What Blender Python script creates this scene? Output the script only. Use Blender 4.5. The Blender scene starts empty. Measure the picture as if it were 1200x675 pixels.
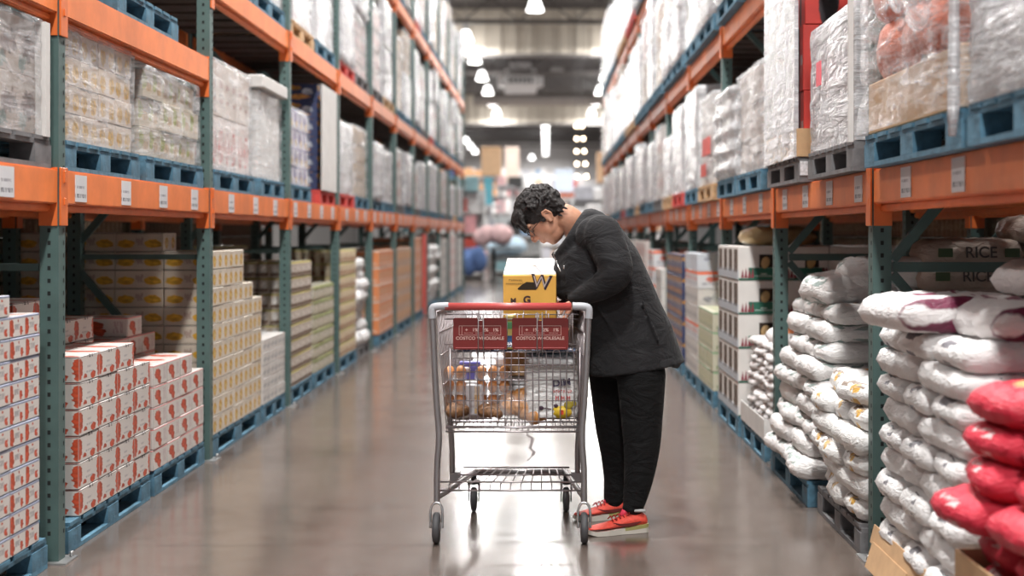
import bpy, bmesh, math, random
from mathutils import Vector, Matrix, Euler, noise

random.seed(7)
SC = bpy.context.scene
COL = SC.collection
F = 1615.0            # focal length in photo pixels
CH = 1.325            # camera height

# ------------------------------------------------------------------ camera, world, exposure
cd = bpy.data.cameras.new('camera')
cam = bpy.data.objects.new('camera', cd)
COL.objects.link(cam)
cam.location = (0, 0, CH)
cam.rotation_euler = (math.radians(90), 0, 0)
cd.sensor_width = 36.0
cd.lens = 36.0 * F / 1200.0
cd.shift_x = -40.0 / 1200.0
cd.shift_y = -63.5 / 1200.0
cd.clip_start = 0.05
cd.clip_end = 400
cd.dof.use_dof = True
cd.dof.focus_distance = 6.05
cd.dof.aperture_fstop = 1.6
SC.camera = cam
SC.view_settings.view_transform = 'Standard'
SC.view_settings.look = 'None'
SC.view_settings.gamma = 1.0
SC.view_settings.exposure = 0.0
SC.view_settings.use_curve_mapping = False
SC.cycles.use_denoising = True
SC.cycles.max_bounces = 8
SC.cycles.transparent_max_bounces = 12
SC.cycles.sample_clamp_indirect = 6.0
SC.cycles.caustics_reflective = False
SC.cycles.caustics_refractive = False

world = bpy.data.worlds.new('world')
SC.world = world
world.use_nodes = True
world.node_tree.nodes['Background'].inputs[0].default_value = (0.93, 0.96, 1.0, 1)
world.node_tree.nodes['Background'].inputs[1].default_value = 0.6
LAMP_W = 500.0        # watts of one high-bay lamp
LAMP_GLOW = 4.5

# ------------------------------------------------------------------ helpers
def at(px, py, Y):
    return Vector(((px - 640.0) * Y / F, Y, CH - (py - 274.0) * Y / F))

ORD = ['first', 'second', 'third', 'fourth', 'fifth', 'sixth', 'seventh', 'eighth', 'ninth', 'tenth', 'eleventh',
       'twelfth', 'thirteenth', 'fourteenth', 'fifteenth', 'sixteenth', 'seventeenth', 'eighteenth', 'nineteenth', 'twentieth',
       'twenty-first', 'twenty-second', 'twenty-third', 'twenty-fourth', 'twenty-fifth', 'twenty-sixth', 'twenty-seventh', 'twenty-eighth', 'twenty-ninth', 'thirtieth']

def tag(o, label=None, cat=None, group=None, kind=None):
    if label: o['label'] = label
    if cat: o['category'] = cat
    if group: o['group'] = group
    if kind: o['kind'] = kind
    return o

def empty(name, loc=(0, 0, 0), label=None, cat=None, group=None, rz=0.0, kind=None):
    o = bpy.data.objects.new(name, None)
    COL.objects.link(o)
    o.location = loc
    o.rotation_euler = (0, 0, rz)
    o.empty_display_size = 0.1
    return tag(o, label, cat, group, kind)

def link(name, me, parent=None, loc=(0, 0, 0), rot=(0, 0, 0), scale=(1, 1, 1)):
    o = bpy.data.objects.new(name, me)
    COL.objects.link(o)
    if parent is not None: o.parent = parent
    o.location = loc; o.rotation_euler = rot; o.scale = scale
    return o

class MB:
    """mesh builder: vertices, faces with material index and uv"""
    def __init__(s):
        s.v = []; s.f = []; s.m = []; s.uv = []; s.sm = []
    def add(s, vs, fs, mat=0, uvs=None, smooth=False):
        b = len(s.v)
        s.v += [tuple(p) for p in vs]
        for i, f in enumerate(fs):
            s.f.append([b + k for k in f]); s.m.append(mat); s.sm.append(smooth)
            s.uv.append(uvs[i] if uvs else [(0, 0)] * len(f))
    def box(s, c, d, mat=0, nx=1, ny=1, rot=None, mats=None):
        x, y, z = d[0] / 2, d[1] / 2, d[2] / 2
        P = [(-x, -y, -z), (x, -y, -z), (x, y, -z), (-x, y, -z), (-x, -y, z), (x, -y, z), (x, y, z), (-x, y, z)]
        R = rot if rot is not None else Matrix.Identity(3)
        P = [R @ Vector(p) + Vector(c) for p in P]
        fs = [(0, 1, 5, 4), (1, 2, 6, 5), (2, 3, 7, 6), (3, 0, 4, 7), (4, 5, 6, 7), (3, 2, 1, 0)]
        uv = [[(0, 0), (nx, 0), (nx, 1), (0, 1)], [(0, 0), (ny, 0), (ny, 1), (0, 1)], [(0, 0), (nx, 0), (nx, 1), (0, 1)],
              [(0, 0), (ny, 0), (ny, 1), (0, 1)], [(0, 0), (0, .9), (ny, .9), (ny, 0)], [(0, 0), (0, 1), (ny, 1), (ny, 0)]]
        if mats is None:
            s.add(P, fs, mat, uv)
        else:
            for i in range(6): s.add([P[k] for k in fs[i]], [(0, 1, 2, 3)], mats[i], [uv[i]])
    def ring_loft(s, rings, mat=0, closed_ends=True, smooth=True):
        n = len(rings[0]); b = len(s.v)
        vs = [p for r in rings for p in r]
        fs = []; uvs = []
        R = len(rings)
        for i in range(R - 1):
            for j in range(n):
                k = (j + 1) % n
                fs.append((i * n + j, i * n + k, (i + 1) * n + k, (i + 1) * n + j))
                uvs.append([(j / n, i / (R - 1)), ((j + 1) / n, i / (R - 1)), ((j + 1) / n, (i + 1) / (R - 1)), (j / n, (i + 1) / (R - 1))])
        if closed_ends:
            fs.append(tuple(reversed(range(n)))); uvs.append([(0, 0)] * n)
            fs.append(tuple((R - 1) * n + j for j in range(n))); uvs.append([(0, 0)] * n)
        s.add(vs, fs, mat, uvs, smooth)
    def tube(s, pts, r, n=8, mat=0, closed=False, smooth=True):
        pts = [Vector(p) for p in pts]
        N = len(pts)
        rs = r if isinstance(r, (list, tuple)) else [r] * N
        rings = []
        up = None
        for i, p in enumerate(pts):
            a = pts[(i - 1) % N] if (i > 0 or closed) else p
            c = pts[(i + 1) % N] if (i < N - 1 or closed) else p
            t = (c - a).normalized()
            if up is None:
                up = Vector((0, 0, 1)) if abs(t.z) < 0.9 else Vector((0, 1, 0))
            u = (up - t * up.dot(t))
            if u.length < 1e-5: u = Vector((1, 0, 0)) - t * t.x
            u.normalize(); w = t.cross(u); up = u
            rings.append([p + (u * math.cos(2 * math.pi * k / n) + w * math.sin(2 * math.pi * k / n)) * rs[i] for k in range(n)])
        if closed: rings.append(rings[0])
        s.ring_loft(rings, mat, not closed, smooth)
    def lathe(s, prof, c=(0, 0, 0), n=20, mat=0, axis='z', smooth=True):
        rings = []
        for (r, h) in prof:
            ring = []
            for k in range(n):
                a = 2 * math.pi * k / n
                x, y = r * math.cos(a), r * math.sin(a)
                p = (x, y, h) if axis == 'z' else ((h, x, y) if axis == 'x' else (y, h, x))
                ring.append(Vector(p) + Vector(c))
            rings.append(ring)
        s.ring_loft(rings, mat, True, smooth)
    def ell(s, c, r, nu=20, nv=12, mat=0, R=None):
        vs = []; c = Vector(c); R = R or Matrix.Identity(3)
        rings = []
        for i in range(nv + 1):
            th = math.pi * (0.02 + 0.96 * i / nv)
            rings.append([c + R @ Vector((r[0] * math.sin(th) * math.cos(2 * math.pi * j / nu), r[1] * math.sin(th) * math.sin(2 * math.pi * j / nu), -r[2] * math.cos(th))) for j in range(nu)])
        s.ring_loft(rings, mat)
    def mesh(s, name, mats, bevel=0.0, segs=1):
        me = bpy.data.meshes.new(name)
        me.from_pydata(s.v, [], s.f)
        if not isinstance(mats, (list, tuple)): mats = [mats]
        for m in mats: me.materials.append(m)
        uvl = me.uv_layers.new(name='uv')
        k = 0
        for i, p in enumerate(me.polygons):
            p.material_index = s.m[i]; p.use_smooth = s.sm[i]
            for q in s.uv[i]:
                uvl.data[k].uv = q; k += 1
        if bevel > 0:
            bm = bmesh.new(); bm.from_mesh(me)
            bmesh.ops.remove_doubles(bm, verts=bm.verts, dist=1e-6)
            bmesh.ops.bevel(bm, geom=[e for e in bm.edges if len(e.link_faces) == 2 and e.calc_face_angle(0) > 0.6], offset=bevel, segments=segs, affect='EDGES', clamp_overlap=True)
            bm.to_mesh(me); bm.free()
        me.update()
        return me
    def build(s, name, mats, parent=None, bevel=0.0, segs=1, loc=(0, 0, 0), rot=(0, 0, 0)):
        return link(name, s.mesh(name, mats, bevel, segs), parent, loc, rot)

def remesh(o, voxel, smooth=2, fac=0.5, mats=None):
    """fuse the overlapping closed volumes of a mesh into one continuous skin"""
    r = o.modifiers.new('r', 'REMESH'); r.mode = 'VOXEL'; r.voxel_size = voxel; r.use_smooth_shade = True
    if smooth:
        sm = o.modifiers.new('s', 'SMOOTH'); sm.iterations = smooth; sm.factor = fac
    dg = bpy.context.evaluated_depsgraph_get()
    me = bpy.data.meshes.new_from_object(o.evaluated_get(dg))
    o.modifiers.clear()
    ms = list(o.data.materials)
    o.data = me
    me.materials.clear()
    for m in (mats or ms): me.materials.append(m)
    for p in me.polygons: p.use_smooth = True
    return o

# ------------------------------------------------------------------ materials
class NT:
    def __init__(s, name):
        s.m = bpy.data.materials.new(name); s.m.use_nodes = True
        s.t = s.m.node_tree; s.b = s.t.nodes['Principled BSDF']
    def n(s, typ, **kw):
        nd = s.t.nodes.new(typ)
        for k, v in kw.items(): setattr(nd, k, v)
        return nd
    def l(s, a, b): s.t.links.new(a, b)
    def put(s, sock, v):
        if hasattr(v, 'is_linked') or hasattr(v, 'links'): s.l(v, sock)
        else: sock.default_value = v
    def math(s, op, a, b=None, c=None, clamp=False):
        nd = s.n('ShaderNodeMath', operation=op); nd.use_clamp = clamp
        s.put(nd.inputs[0], a)
        if b is not None: s.put(nd.inputs[1], b)
        if c is not None: s.put(nd.inputs[2], c)
        return nd.outputs[0]
    def mix(s, f, a, b):
        nd = s.n('ShaderNodeMix', data_type='RGBA')
        s.put(nd.inputs[0], f)
        s.put(nd.inputs[6], a if not isinstance(a, tuple) else (*a, 1)[:4])
        s.put(nd.inputs[7], b if not isinstance(b, tuple) else (*b, 1)[:4])
        return nd.outputs[2]
    def noise(s, vec, scale, detail=3, rough=.5, dist=0):
        nd = s.n('ShaderNodeTexNoise')
        if vec is not None: s.l(vec, nd.inputs['Vector'])
        nd.inputs['Scale'].default_value = scale; nd.inputs['Detail'].default_value = detail
        nd.inputs['Roughness'].default_value = rough; nd.inputs['Distortion'].default_value = dist
        return nd
    def coord(s, which='Object'):
        return s.n('ShaderNodeTexCoord').outputs[which]
    def mapping(s, vec, scale=(1, 1, 1), loc=(0, 0, 0)):
        nd = s.n('ShaderNodeMapping'); s.l(vec, nd.inputs[0])
        nd.inputs['Scale'].default_value = scale; nd.inputs['Location'].default_value = loc
        return nd.outputs[0]
    def bump(s, h, strength=.3, dist=.01):
        nd = s.n('ShaderNodeBump'); nd.inputs['Strength'].default_value = strength; nd.inputs['Distance'].default_value = dist
        s.l(h, nd.inputs['Height']); s.l(nd.outputs[0], s.b.inputs['Normal'])
    def ramp(s, f, lo, hi, a=0.0, b=1.0):
        nd = s.n('ShaderNodeMapRange'); s.put(nd.inputs[0], f)
        for i, v in enumerate((lo, hi, a, b)): nd.inputs[i + 1].default_value = v
        return nd.outputs[0]

def M(name, col, rough=.5, metal=0.0, var=0.0, vscale=8, bump=0.0, bscale=60, spec=.5, emit=0.0, coat=0.0, stretch=(1, 1, 1)):
    t = NT(name)
    t.b.inputs['Base Color'].default_value = (*col, 1)
    t.b.inputs['Roughness'].default_value = rough
    t.b.inputs['Metallic'].default_value = metal
    t.b.inputs['Specular IOR Level'].default_value = spec
    t.b.inputs['Coat Weight'].default_value = coat
    if emit:
        t.b.inputs['Emission Color'].default_value = (*col, 1); t.b.inputs['Emission Strength'].default_value = emit
    if var or bump:
        v = t.mapping(t.coord(), stretch)
    if var:
        nz = t.noise(v, vscale, 4, .6)
        dark = tuple(c * (1 - var) for c in col); lite = tuple(min(1, c * (1 + var * .6)) for c in col)
        f = t.ramp(nz.outputs[0], .3, .7)
        t.l(t.mix(f, dark, lite), t.b.inputs['Base Color'])
    if bump:
        t.bump(t.noise(v, bscale, 3).outputs[0], bump, .01)
    return t.m

def print_mat(name, bg, blobs=(), bars=(), rim=None, rimw=.06, rough=.45, wob=.3, nscale=5, bgvar=.08):
    """printed carton: blobs (cx, cy, rx, ry, colour) in each unit, bars (y0, y1, x0, x1, colour) of broken small print"""
    t = NT(name)
    uv = t.coord('UV')
    sep = t.n('ShaderNodeSeparateXYZ'); t.l(uv, sep.inputs[0])
    u = t.math('FRACT', sep.outputs[0]); v = t.math('FRACT', sep.outputs[1])
    nz = t.noise(uv, nscale, 3, .6)
    cs = t.n('ShaderNodeSeparateColor'); t.l(nz.outputs[1], cs.inputs[0])
    du = t.math('MULTIPLY', t.math('SUBTRACT', cs.outputs[0], .5), wob)
    dv = t.math('MULTIPLY', t.math('SUBTRACT', cs.outputs[1], .5), wob)
    uu = t.math('ADD', u, du); vv = t.math('ADD', v, dv)
    lo = t.noise(t.coord('Object'), 9, 2)
    col = t.mix(t.ramp(lo.outputs[0], .3, .7), tuple(c * (1 - bgvar) for c in bg), bg)
    for (cx, cy, rx, ry, c) in blobs:
        a = t.math('DIVIDE', t.math('SUBTRACT', uu, cx), rx); b = t.math('DIVIDE', t.math('SUBTRACT', vv, cy), ry)
        d = t.math('ADD', t.math('MULTIPLY', a, a), t.math('MULTIPLY', b, b))
        msk = t.ramp(d, 1.15, .85)
        inner = t.mix(t.ramp(nz.outputs[0], .38, .6), tuple(k * .55 for k in c), c)
        col = t.mix(msk, col, inner)
    for (y0, y1, x0, x1, c) in bars:
        hi = t.noise(t.mapping(uv, (26, 3, 1)), 1.0, 2)
        m = t.math('MULTIPLY', t.math('GREATER_THAN', v, y0), t.math('LESS_THAN', v, y1))
        m = t.math('MULTIPLY', m, t.math('MULTIPLY', t.math('GREATER_THAN', u, x0), t.math('LESS_THAN', u, x1)))
        m = t.math('MULTIPLY', m, t.math('GREATER_THAN', hi.outputs[0], .47))
        col = t.mix(m, col, c)
    if rim:
        m = t.math('GREATER_THAN', v, 1 - rimw)
        col = t.mix(m, col, rim)
        m2 = t.math('LESS_THAN', t.math('MINIMUM', u, t.math('SUBTRACT', 1.0, u)), .012)
        col = t.mix(t.math('MULTIPLY', m2, .6), col, tuple(c * .5 for c in bg))
    t.l(col, t.b.inputs['Base Color'])
    t.b.inputs['Roughness'].default_value = rough
    return t.m

def film_mat(name, lo, hi, tint=(.9, .91, .93), rough=.18, stretch=(3, 3, 22)):
    t = NT(name)
    v = t.coord('Object')
    vm = t.mapping(v, stretch)
    n1 = t.noise(vm, 1.0, 5, .65, .6)
    n2 = t.noise(v, 5.0, 3, .6, 1.2)
    s = t.math('ADD', t.math('MULTIPLY', n1.outputs[0], .6), t.math('MULTIPLY', n2.outputs[0], .4))
    a = t.ramp(s, .38, .62, lo, hi)
    t.l(a, t.b.inputs['Alpha'])
    t.b.inputs['Base Color'].default_value = (*tint, 1)
    t.b.inputs['Roughness'].default_value = rough
    t.b.inputs['Specular IOR Level'].default_value = .9
    t.bump(s, .9, .03)
    return t.m

G = {}
G['post'] = M('green_steel', (.075, .13, .122), .45, .0, var=.18, vscale=5)
G['hole'] = M('dark_hole', (.01, .012, .012), .9)
G['orange'] = M('orange_steel', (.82, .215, .055), .42, var=.16, vscale=6, spec=.5)
G['orange_dk'] = M('orange_connector', (.72, .16, .035), .4, var=.1)
G['tag'] = M('paper_tag', (.62, .62, .64), .4, var=.35, vscale=60)
G['deck'] = M('shelf_boards', (.07, .045, .035), .8, var=.3)
G['blue'] = M('blue_painted_wood', (.078, .185, .265), .7, var=.45, vscale=14, bump=.4, bscale=30)
G['grey_wood'] = M('grey_plastic', (.16, .155, .16), .7, var=.35, vscale=12)
G['red_plastic'] = M('red_pallet_paint', (.55, .06, .05), .6, var=.3)
G['wood'] = M('raw_wood', (.55, .36, .2), .75, var=.3, vscale=18)
G['card'] = M('cardboard', (.50, .31, .165), .75, var=.15, vscale=10)
G['whitecard'] = M('white_cardboard', (.64, .62, .60), .6, var=.1)
G['film'] = film_mat('stretch_film', .04, .55, (.72, .72, .74))
G['film_milky'] = film_mat('milky_stretch_film', .45, .95, (.60, .60, .62))
G['steelplate'] = M('galvanised_plate', (.4, .4, .4), .4, .8, var=.2)
G['black'] = M('black_plastic', (.015, .015, .016), .5)
G['white'] = M('white_paint', (.75, .75, .74), .5)

RED = (.58, .085, .035); YEL = (.72, .40, .04); WH = (.64, .60, .565)
P_tom_blue = print_mat('tomato_tray_blue', WH, [(.1, .45, .16, .42, RED), (.75, .3, .1, .2, RED), (.5, .78, .05, .08, RED)], [(.35, .62, .3, .65, (.35, .33, .33))], (.25, .27, .36), .12, wob=.35)
P_tom_black = print_mat('tomato_carton_black', WH, [(.04, .5, .12, .4, RED), (.98, .5, .09, .45, RED), (.7, .18, .13, .14, RED), (.3, .2, .08, .1, RED)], [(.3, .38, .35, .68, (.4, .38, .38)), (.5, .58, .4, .62, (.45, .42, .42)), (.88, .94, .4, .7, (.1, .08, .08))], (.07, .05, .06), .05, wob=.22)
P_tom_red = print_mat('tomato_carton_red', WH, [(.3, .55, .2, .27, RED), (.42, .25, .13, .2, RED)], [(.2, .8, .7, .9, (.5, .4, .4))], (.75, .13, .12), .07, wob=.3)
P_corn = print_mat('yellow_fruit_carton', (.66, .585, .49), [(.5, .45, .27, .33, YEL), (.55, .4, .1, .12, (.8, .66, .3))], [(.8, .88, .2, .8, (.4, .36, .28))], (.25, .2, .14), .05, wob=.25)
P_corn2 = print_mat('yellow_fruit_carton_end', (.58, .50, .41), [(.22, .4, .18, .24, YEL), (.78, .4, .18, .24, YEL)], [(.3, .75, .42, .6, (.4, .3, .25))], (.12, .09, .08), .06, wob=.2)
P_pale = print_mat('pale_carton', (.64, .61, .58), [(.3, .4, .14, .2, (.36, .36, .38)), (.7, .45, .12, .2, (.4, .4, .4))], [(.2, .8, .45, .6, (.4, .4, .4))], (.35, .33, .32), .05)
P_can_brown = print_mat('brown_can_bundle', (.44, .37, .31), [(.5, .5, .22, .3, (.72, .68, .64)), (.5, .2, .4, .12, (.16, .1, .07))], [], (.32, .27, .10), .14, wob=.3)
P_can_green = print_mat('green_can_bundle', (.40, .36, .27), [(.5, .45, .24, .28, (.66, .62, .56)), (.2, .8, .25, .12, (.26, .29, .12))], [], (.34, .34, .19), .09, wob=.4)
P_can_tan = print_mat('tan_can_bundle', (.56, .45, .31), [(.5, .5, .2, .26, (.74, .66, .5)), (.1, .3, .18, .2, (.3, .1, .05))], [], (.42, .38, .14), .12, wob=.4)
P_orange = print_mat('orange_carton', (.75, .26, .1), [(.5, .5, .25, .25, (.8, .5, .3))], [(.1, .25, .1, .9, (.8, .7, .6))], (.75, .7, .62), .1)
P_orange2 = print_mat('brown_orange_carton', (.62, .42, .3), [(.5, .5, .3, .3, (.78, .36, .08))], [(.1, .3, .1, .9, (.4, .2, .1))], (.3, .2, .14), .08)
P_redc = print_mat('red_carton', (.6, .04, .035), [(.5, .5, .2, .2, (.7, .2, .15))])
P_navy = print_mat('navy_orange_carton', (.035, .05, .13), [(.3, .78, .3, .15, (.75, .36, .06)), (.5, .25, .33, .13, (.72, .32, .08)), (.75, .55, .13, .16, (.55, .58, .66))], [], None, wob=.25)
P_red_strip = print_mat('red_striped_carton', (.70, .70, .72), [(.5, .55, .22, .16, (.75, .2, .14))], [(.2, .35, .15, .85, (.35, .35, .4))], (.85, .18, .08), .2)
P_yelgreen = print_mat('yellow_green_carton', (.6, .57, .44), [(.5, .5, .2, .35, (.5, .55, .25))], [(.1, .3, .1, .9, (.3, .35, .2))], (.2, .4, .2), .1)
P_purple = print_mat('purple_yellow_carton', (.55, .52, .62), [(.4, .6, .25, .3, (.14, .1, .3)), (.7, .3, .2, .2, (.75, .5, .15))], [], (.12, .1, .25), .1)
P_pink = print_mat('pink_print_carton', (.66, .58, .55), [(.5, .45, .38, .3, (.62, .14, .12))], [(.2, .7, .2, .8, (.66, .58, .56))], None, wob=.5)
P_wrapyel = print_mat('faded_yellow_carton', (.58, .48, .40), [(.5, .45, .33, .33, (.62, .36, .06))], [(.7, .8, .2, .8, (.42, .34, .26))], (.4, .32, .27), .05, wob=.3)
P_wrapgrn = print_mat('dull_green_carton', (.52, .45, .36), [(.1, .6, .3, .3, (.32, .34, .06)), (.6, .4, .25, .2, (.5, .33, .18))], [], (.3, .25, .18), .07, wob=.4)
P_produce = print_mat('produce_carton', (.74, .71, .68), [], [], None)
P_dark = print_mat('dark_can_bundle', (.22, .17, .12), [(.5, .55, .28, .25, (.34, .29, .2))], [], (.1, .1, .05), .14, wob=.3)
P_pack = print_mat('snack_pack', (.76, .73, .72), [(.3, .6, .2, .25, (.5, .12, .08)), (.7, .3, .2, .18, (.15, .2, .12))], [(.3, .5, .1, .9, (.25, .2, .2))], None, wob=.6)
# ------------------------------------------------------------------ floor
def floor_material():
    t = NT('polished_concrete')
    v = t.coord('Object')
    n1 = t.noise(v, .55, 5, .6, .4); n2 = t.noise(v, 5, 5, .65, .8); n3 = t.noise(v, 60, 3, .6)
    base = t.mix(t.ramp(n1.outputs[0], .35, .65), (.085, .064, .054), (.135, .106, .090))
    base = t.mix(t.ramp(n2.outputs[0], .35, .75, 0, .5), base, (.18, .148, .130))
    base = t.mix(t.ramp(n3.outputs[0], .55, .75, 0, .25), base, (.13, .11, .1))
    sep = t.n('ShaderNodeSeparateXYZ'); t.l(v, sep.inputs[0])
    wob = t.math('MULTIPLY', t.math('SUBTRACT', t.noise(v, 3, 3).outputs[0], .5), .05)
    y = t.math('ADD', sep.outputs[1], wob)
    col = base
    # sawn joints across the aisle and two along it
    for yy, w, s in ((5.16, .008, .45), (5.86, .007, .6), (6.68, .007, .75), (7.78, .009, .7), (9.5, .01, .6), (12.2, .012, .5), (15.3, .012, .5), (19.0, .015, .5)):
        d = t.math('ABSOLUTE', t.math('SUBTRACT', y, yy))
        m = t.math('MULTIPLY', t.ramp(d, w * 1.2, w * .5), min(1.0, s * 1.3))
        col = t.mix(m, col, (.07, .055, .05))
    for xx in (-.62, 1.02):
        d = t.math('ABSOLUTE', t.math('SUBTRACT', t.math('ADD', sep.outputs[0], wob), xx))
        col = t.mix(t.math('MULTIPLY', t.ramp(d, .006, .002), .18), col, (.09, .075, .07))
    t.l(col, t.b.inputs['Base Color'])
    r = t.ramp(t.noise(v, 2.2, 4, .6).outputs[0], .3, .7, .15, .22)
    t.l(r, t.b.inputs['Roughness'])
    t.b.inputs['Specular IOR Level'].default_value = .75
    t.b.inputs['Coat Weight'].default_value = .0
    t.b.inputs['Coat Roughness'].default_value = .1
    return t.m

m = MB(); m.box((0, 59, -.1), (36, 146, .2))
floor = m.build('floor', floor_material()); tag(floor, kind='structure')
# open crack in the slab
m = MB()
crk = [(619, 503), (617, 509), (624, 514), (623, 520), (621, 525), (626, 530), (624, 534), (618, 540)]
pr = []
for px, py in crk:
    Y = F * CH / (py - 274.0); pr.append(Vector(((px - 640) * Y / F, Y, .0006)))
for i in range(len(pr) - 1):
    a, b = pr[i], pr[i + 1]; w = .010 if 0 < i < len(pr) - 2 else .004
    m.add([a - Vector((w, 0, 0)), a + Vector((w, 0, 0)), b + Vector((w, 0, 0)), b - Vector((w, 0, 0))], [(0, 1, 2, 3)])
m.build('floor_crack', M('crack_shadow', (.10, .08, .08), .9), floor)

# ------------------------------------------------------------------ shell
WALL = M('painted_wall', (.16, .15, .145), .8, var=.05)
CEILH = 10.0
DECKM = M('dark_metal_ceiling', (.055, .05, .052), .7, var=.2)
m = MB(); m.box((-18, 59, 5), (.3, 146, 10.6)); tag(m.build('wall_left', WALL), kind='structure')
m = MB(); m.box((18, 59, 5), (.3, 146, 10.6)); tag(m.build('wall_right', WALL), kind='structure')
m = MB(); m.box((0, 131, 5), (36, .3, 10.6)); tag(m.build('wall_back', M('pale_end_wall', (.62, .6, .6), .8)), kind='structure')
m = MB(); m.box((0, 59, CEILH + .1), (36, 146, .2)); ceil = m.build('ceiling', DECKM); tag(ceil, kind='structure')
GIRD = M('girder_steel', (.16, .145, .14), .6)
for i, yy in enumerate((30, 40, 50, 66, 74, 94, 102, 112, 121)):
    m = MB()
    m.box((0, yy, CEILH - .12), (36, .18, .14)); m.box((0, yy, CEILH - .98), (36, .18, .14))
    for k in range(-18, 18, 2):
        m.tube([(k, yy, CEILH - .15), (k + 1, yy, CEILH - .95), (k + 2, yy, CEILH - .15)], .035, 5)
    o = m.build('trim_%d' % (i + 1), GIRD); tag(o, kind='structure')
# corrugated draught curtains hanging from the roof
def corrugated(Y, z0, z1, name):
    vs = []; fs = []; n = 0
    x = -17.8
    prof = [(0, 0), (.25, 0), (.31, .07), (.49, .07), (.55, 0)]
    pts = []
    while x < 17.8:
        for a, b in prof: pts.append((x + a, Y - b))
        x += .6
    for a, b in pts: vs += [(a, b, z0), (a, b, z1)]
    for i in range(len(pts) - 1): fs.append((2 * i, 2 * i + 2, 2 * i + 3, 2 * i + 1))
    m = MB(); m.add(vs, fs, 0)
    return tag(m.build(name, M('cream_corrugated_steel', (.60, .54, .46), .5)), kind='structure')
corrugated(53.2, 8.25, CEILH, 'wall_draught_curtain')
corrugated(86, 8.2, CEILH, 'wall_draught_curtain_far')
m = MB(); m.box((0, 53.2, 8.2), (36, .25, .12)); tag(m.build('trim_10', GIRD), kind='structure')
m = MB(); m.box((0, 86, 8.15), (36, .3, .14)); tag(m.build('trim_11', GIRD), kind='structure')

# ------------------------------------------------------------------ high-bay lamps
LGLOW = M('lit_prismatic_bell', (1, .99, .97), .3, emit=LAMP_GLOW)
LCAP = M('lamp_housing', (.45, .45, .46), .4, .6)
mb = MB(); mb.lathe([(.11, .0), (.15, -.03), (.2, -.2), (.27, -.38), (.29, -.42), (.25, -.42), (.02, -.4)], n=20)
bell = mb.mesh('bell', LGLOW)
mb = MB(); mb.lathe([(.07, .0), (.1, .02), (.1, .2), (.06, .26), (.02, .28)], n=14)
house = mb.mesh('housing', LCAP)
def lamp(x, y, z, label, group, watts=LAMP_W):
    e = empty('high_bay_lamp', (x, y, z), label, 'lamp', group)
    link('bell', bell, e); link('housing', house, e)
    m = MB(); m.tube([(0, 0, .27), (0, 0, CEILH - z)], .012, 5)
    m.build('rod', LCAP, e)
    ld = bpy.data.lights.new('lamp_light', 'AREA'); ld.shape = 'DISK'; ld.size = .56; ld.energy = watts; ld.color = (1, .985, .96)
    lo = bpy.data.objects.new('lamp_light', ld); COL.objects.link(lo); lo.parent = e; lo.location = (0, 0, -.44)
    ls = bpy.data.lights.new('lamp_side_light', 'POINT'); ls.shadow_soft_size = .2; ls.energy = watts * .2; ls.color = (1, .985, .96)
    lo = bpy.data.objects.new('lamp_side_light', ls); COL.objects.link(lo); lo.parent = e; lo.location = (0, 0, -.66)
k = 0
for y in (-8.5, -3.5, 1.5, 6.5, 12, 18, 25, 32, 39):
    lamp(-.1, y, 9.1, 'bell lamp hanging over the aisle, %s from the entrance end' % ORD[k], 'lamps over the aisle', LAMP_W * (1.2 if y < 14 else .72)); k += 1
lamp(-.37, 45.8, 9.15, 'bell lamp hanging alone just below the top edge, before the corrugated curtain', None, LAMP_W * .4)
for i, y in enumerate((52, 58.5, 65, 71.5, 78, 84.5)):
    lamp(-3.03, y, 9.0, 'bell lamp hanging over the left rack line, %s from the front' % ORD[i], 'lamps of the left row', LAMP_W * .95)
    lamp(2.8, y, 9.0, 'bell lamp hanging over the right rack line, %s from the front' % ORD[i], 'lamps of the right row', LAMP_W * .95)
for i, y in enumerate((94, 100, 106, 112, 119, 127)):
    lamp(-.05, y, 9.0, 'bell lamp in the far middle column of lights, %s from the front' % ORD[i], 'lamps of the far middle row', LAMP_W * .5)
for i, y in enumerate((98, 104, 110, 117, 124)):
    lamp(-6.4, y, 9.0, 'bell lamp in the slanting far row beside the left rack end, %s from the front' % ORD[i], 'lamps of the far left row', LAMP_W * .9)
lamp(-1.3, 125, 8.5, 'single low bell lamp left of the far middle column', None, LAMP_W)
# the next aisles on either side have their own lamps
for s, nm in ((-1, 'left'), (1, 'right')):
    for i, y in enumerate((10, 26)):
        lamp(s * 6.3, y, 9.1, 'bell lamp over the neighbouring aisle behind the %s rack, %s from the front' % (nm, ORD[i]), 'lamps of the %s neighbouring aisle' % nm)

for s, nm in ((-1, 'left'), (1, 'right')):
    for i, y in enumerate((40, 50, 62, 76, 92)):  # added rows, hidden behind the racks, to brighten the displays at the far end
        lamp(s * 9.5, y, 8.9, 'added unseen bell lamp beyond the %s rack, %s from the front' % (nm, ORD[i]), 'added unseen lamps on the %s' % nm, LAMP_W * 1.8)
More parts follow.
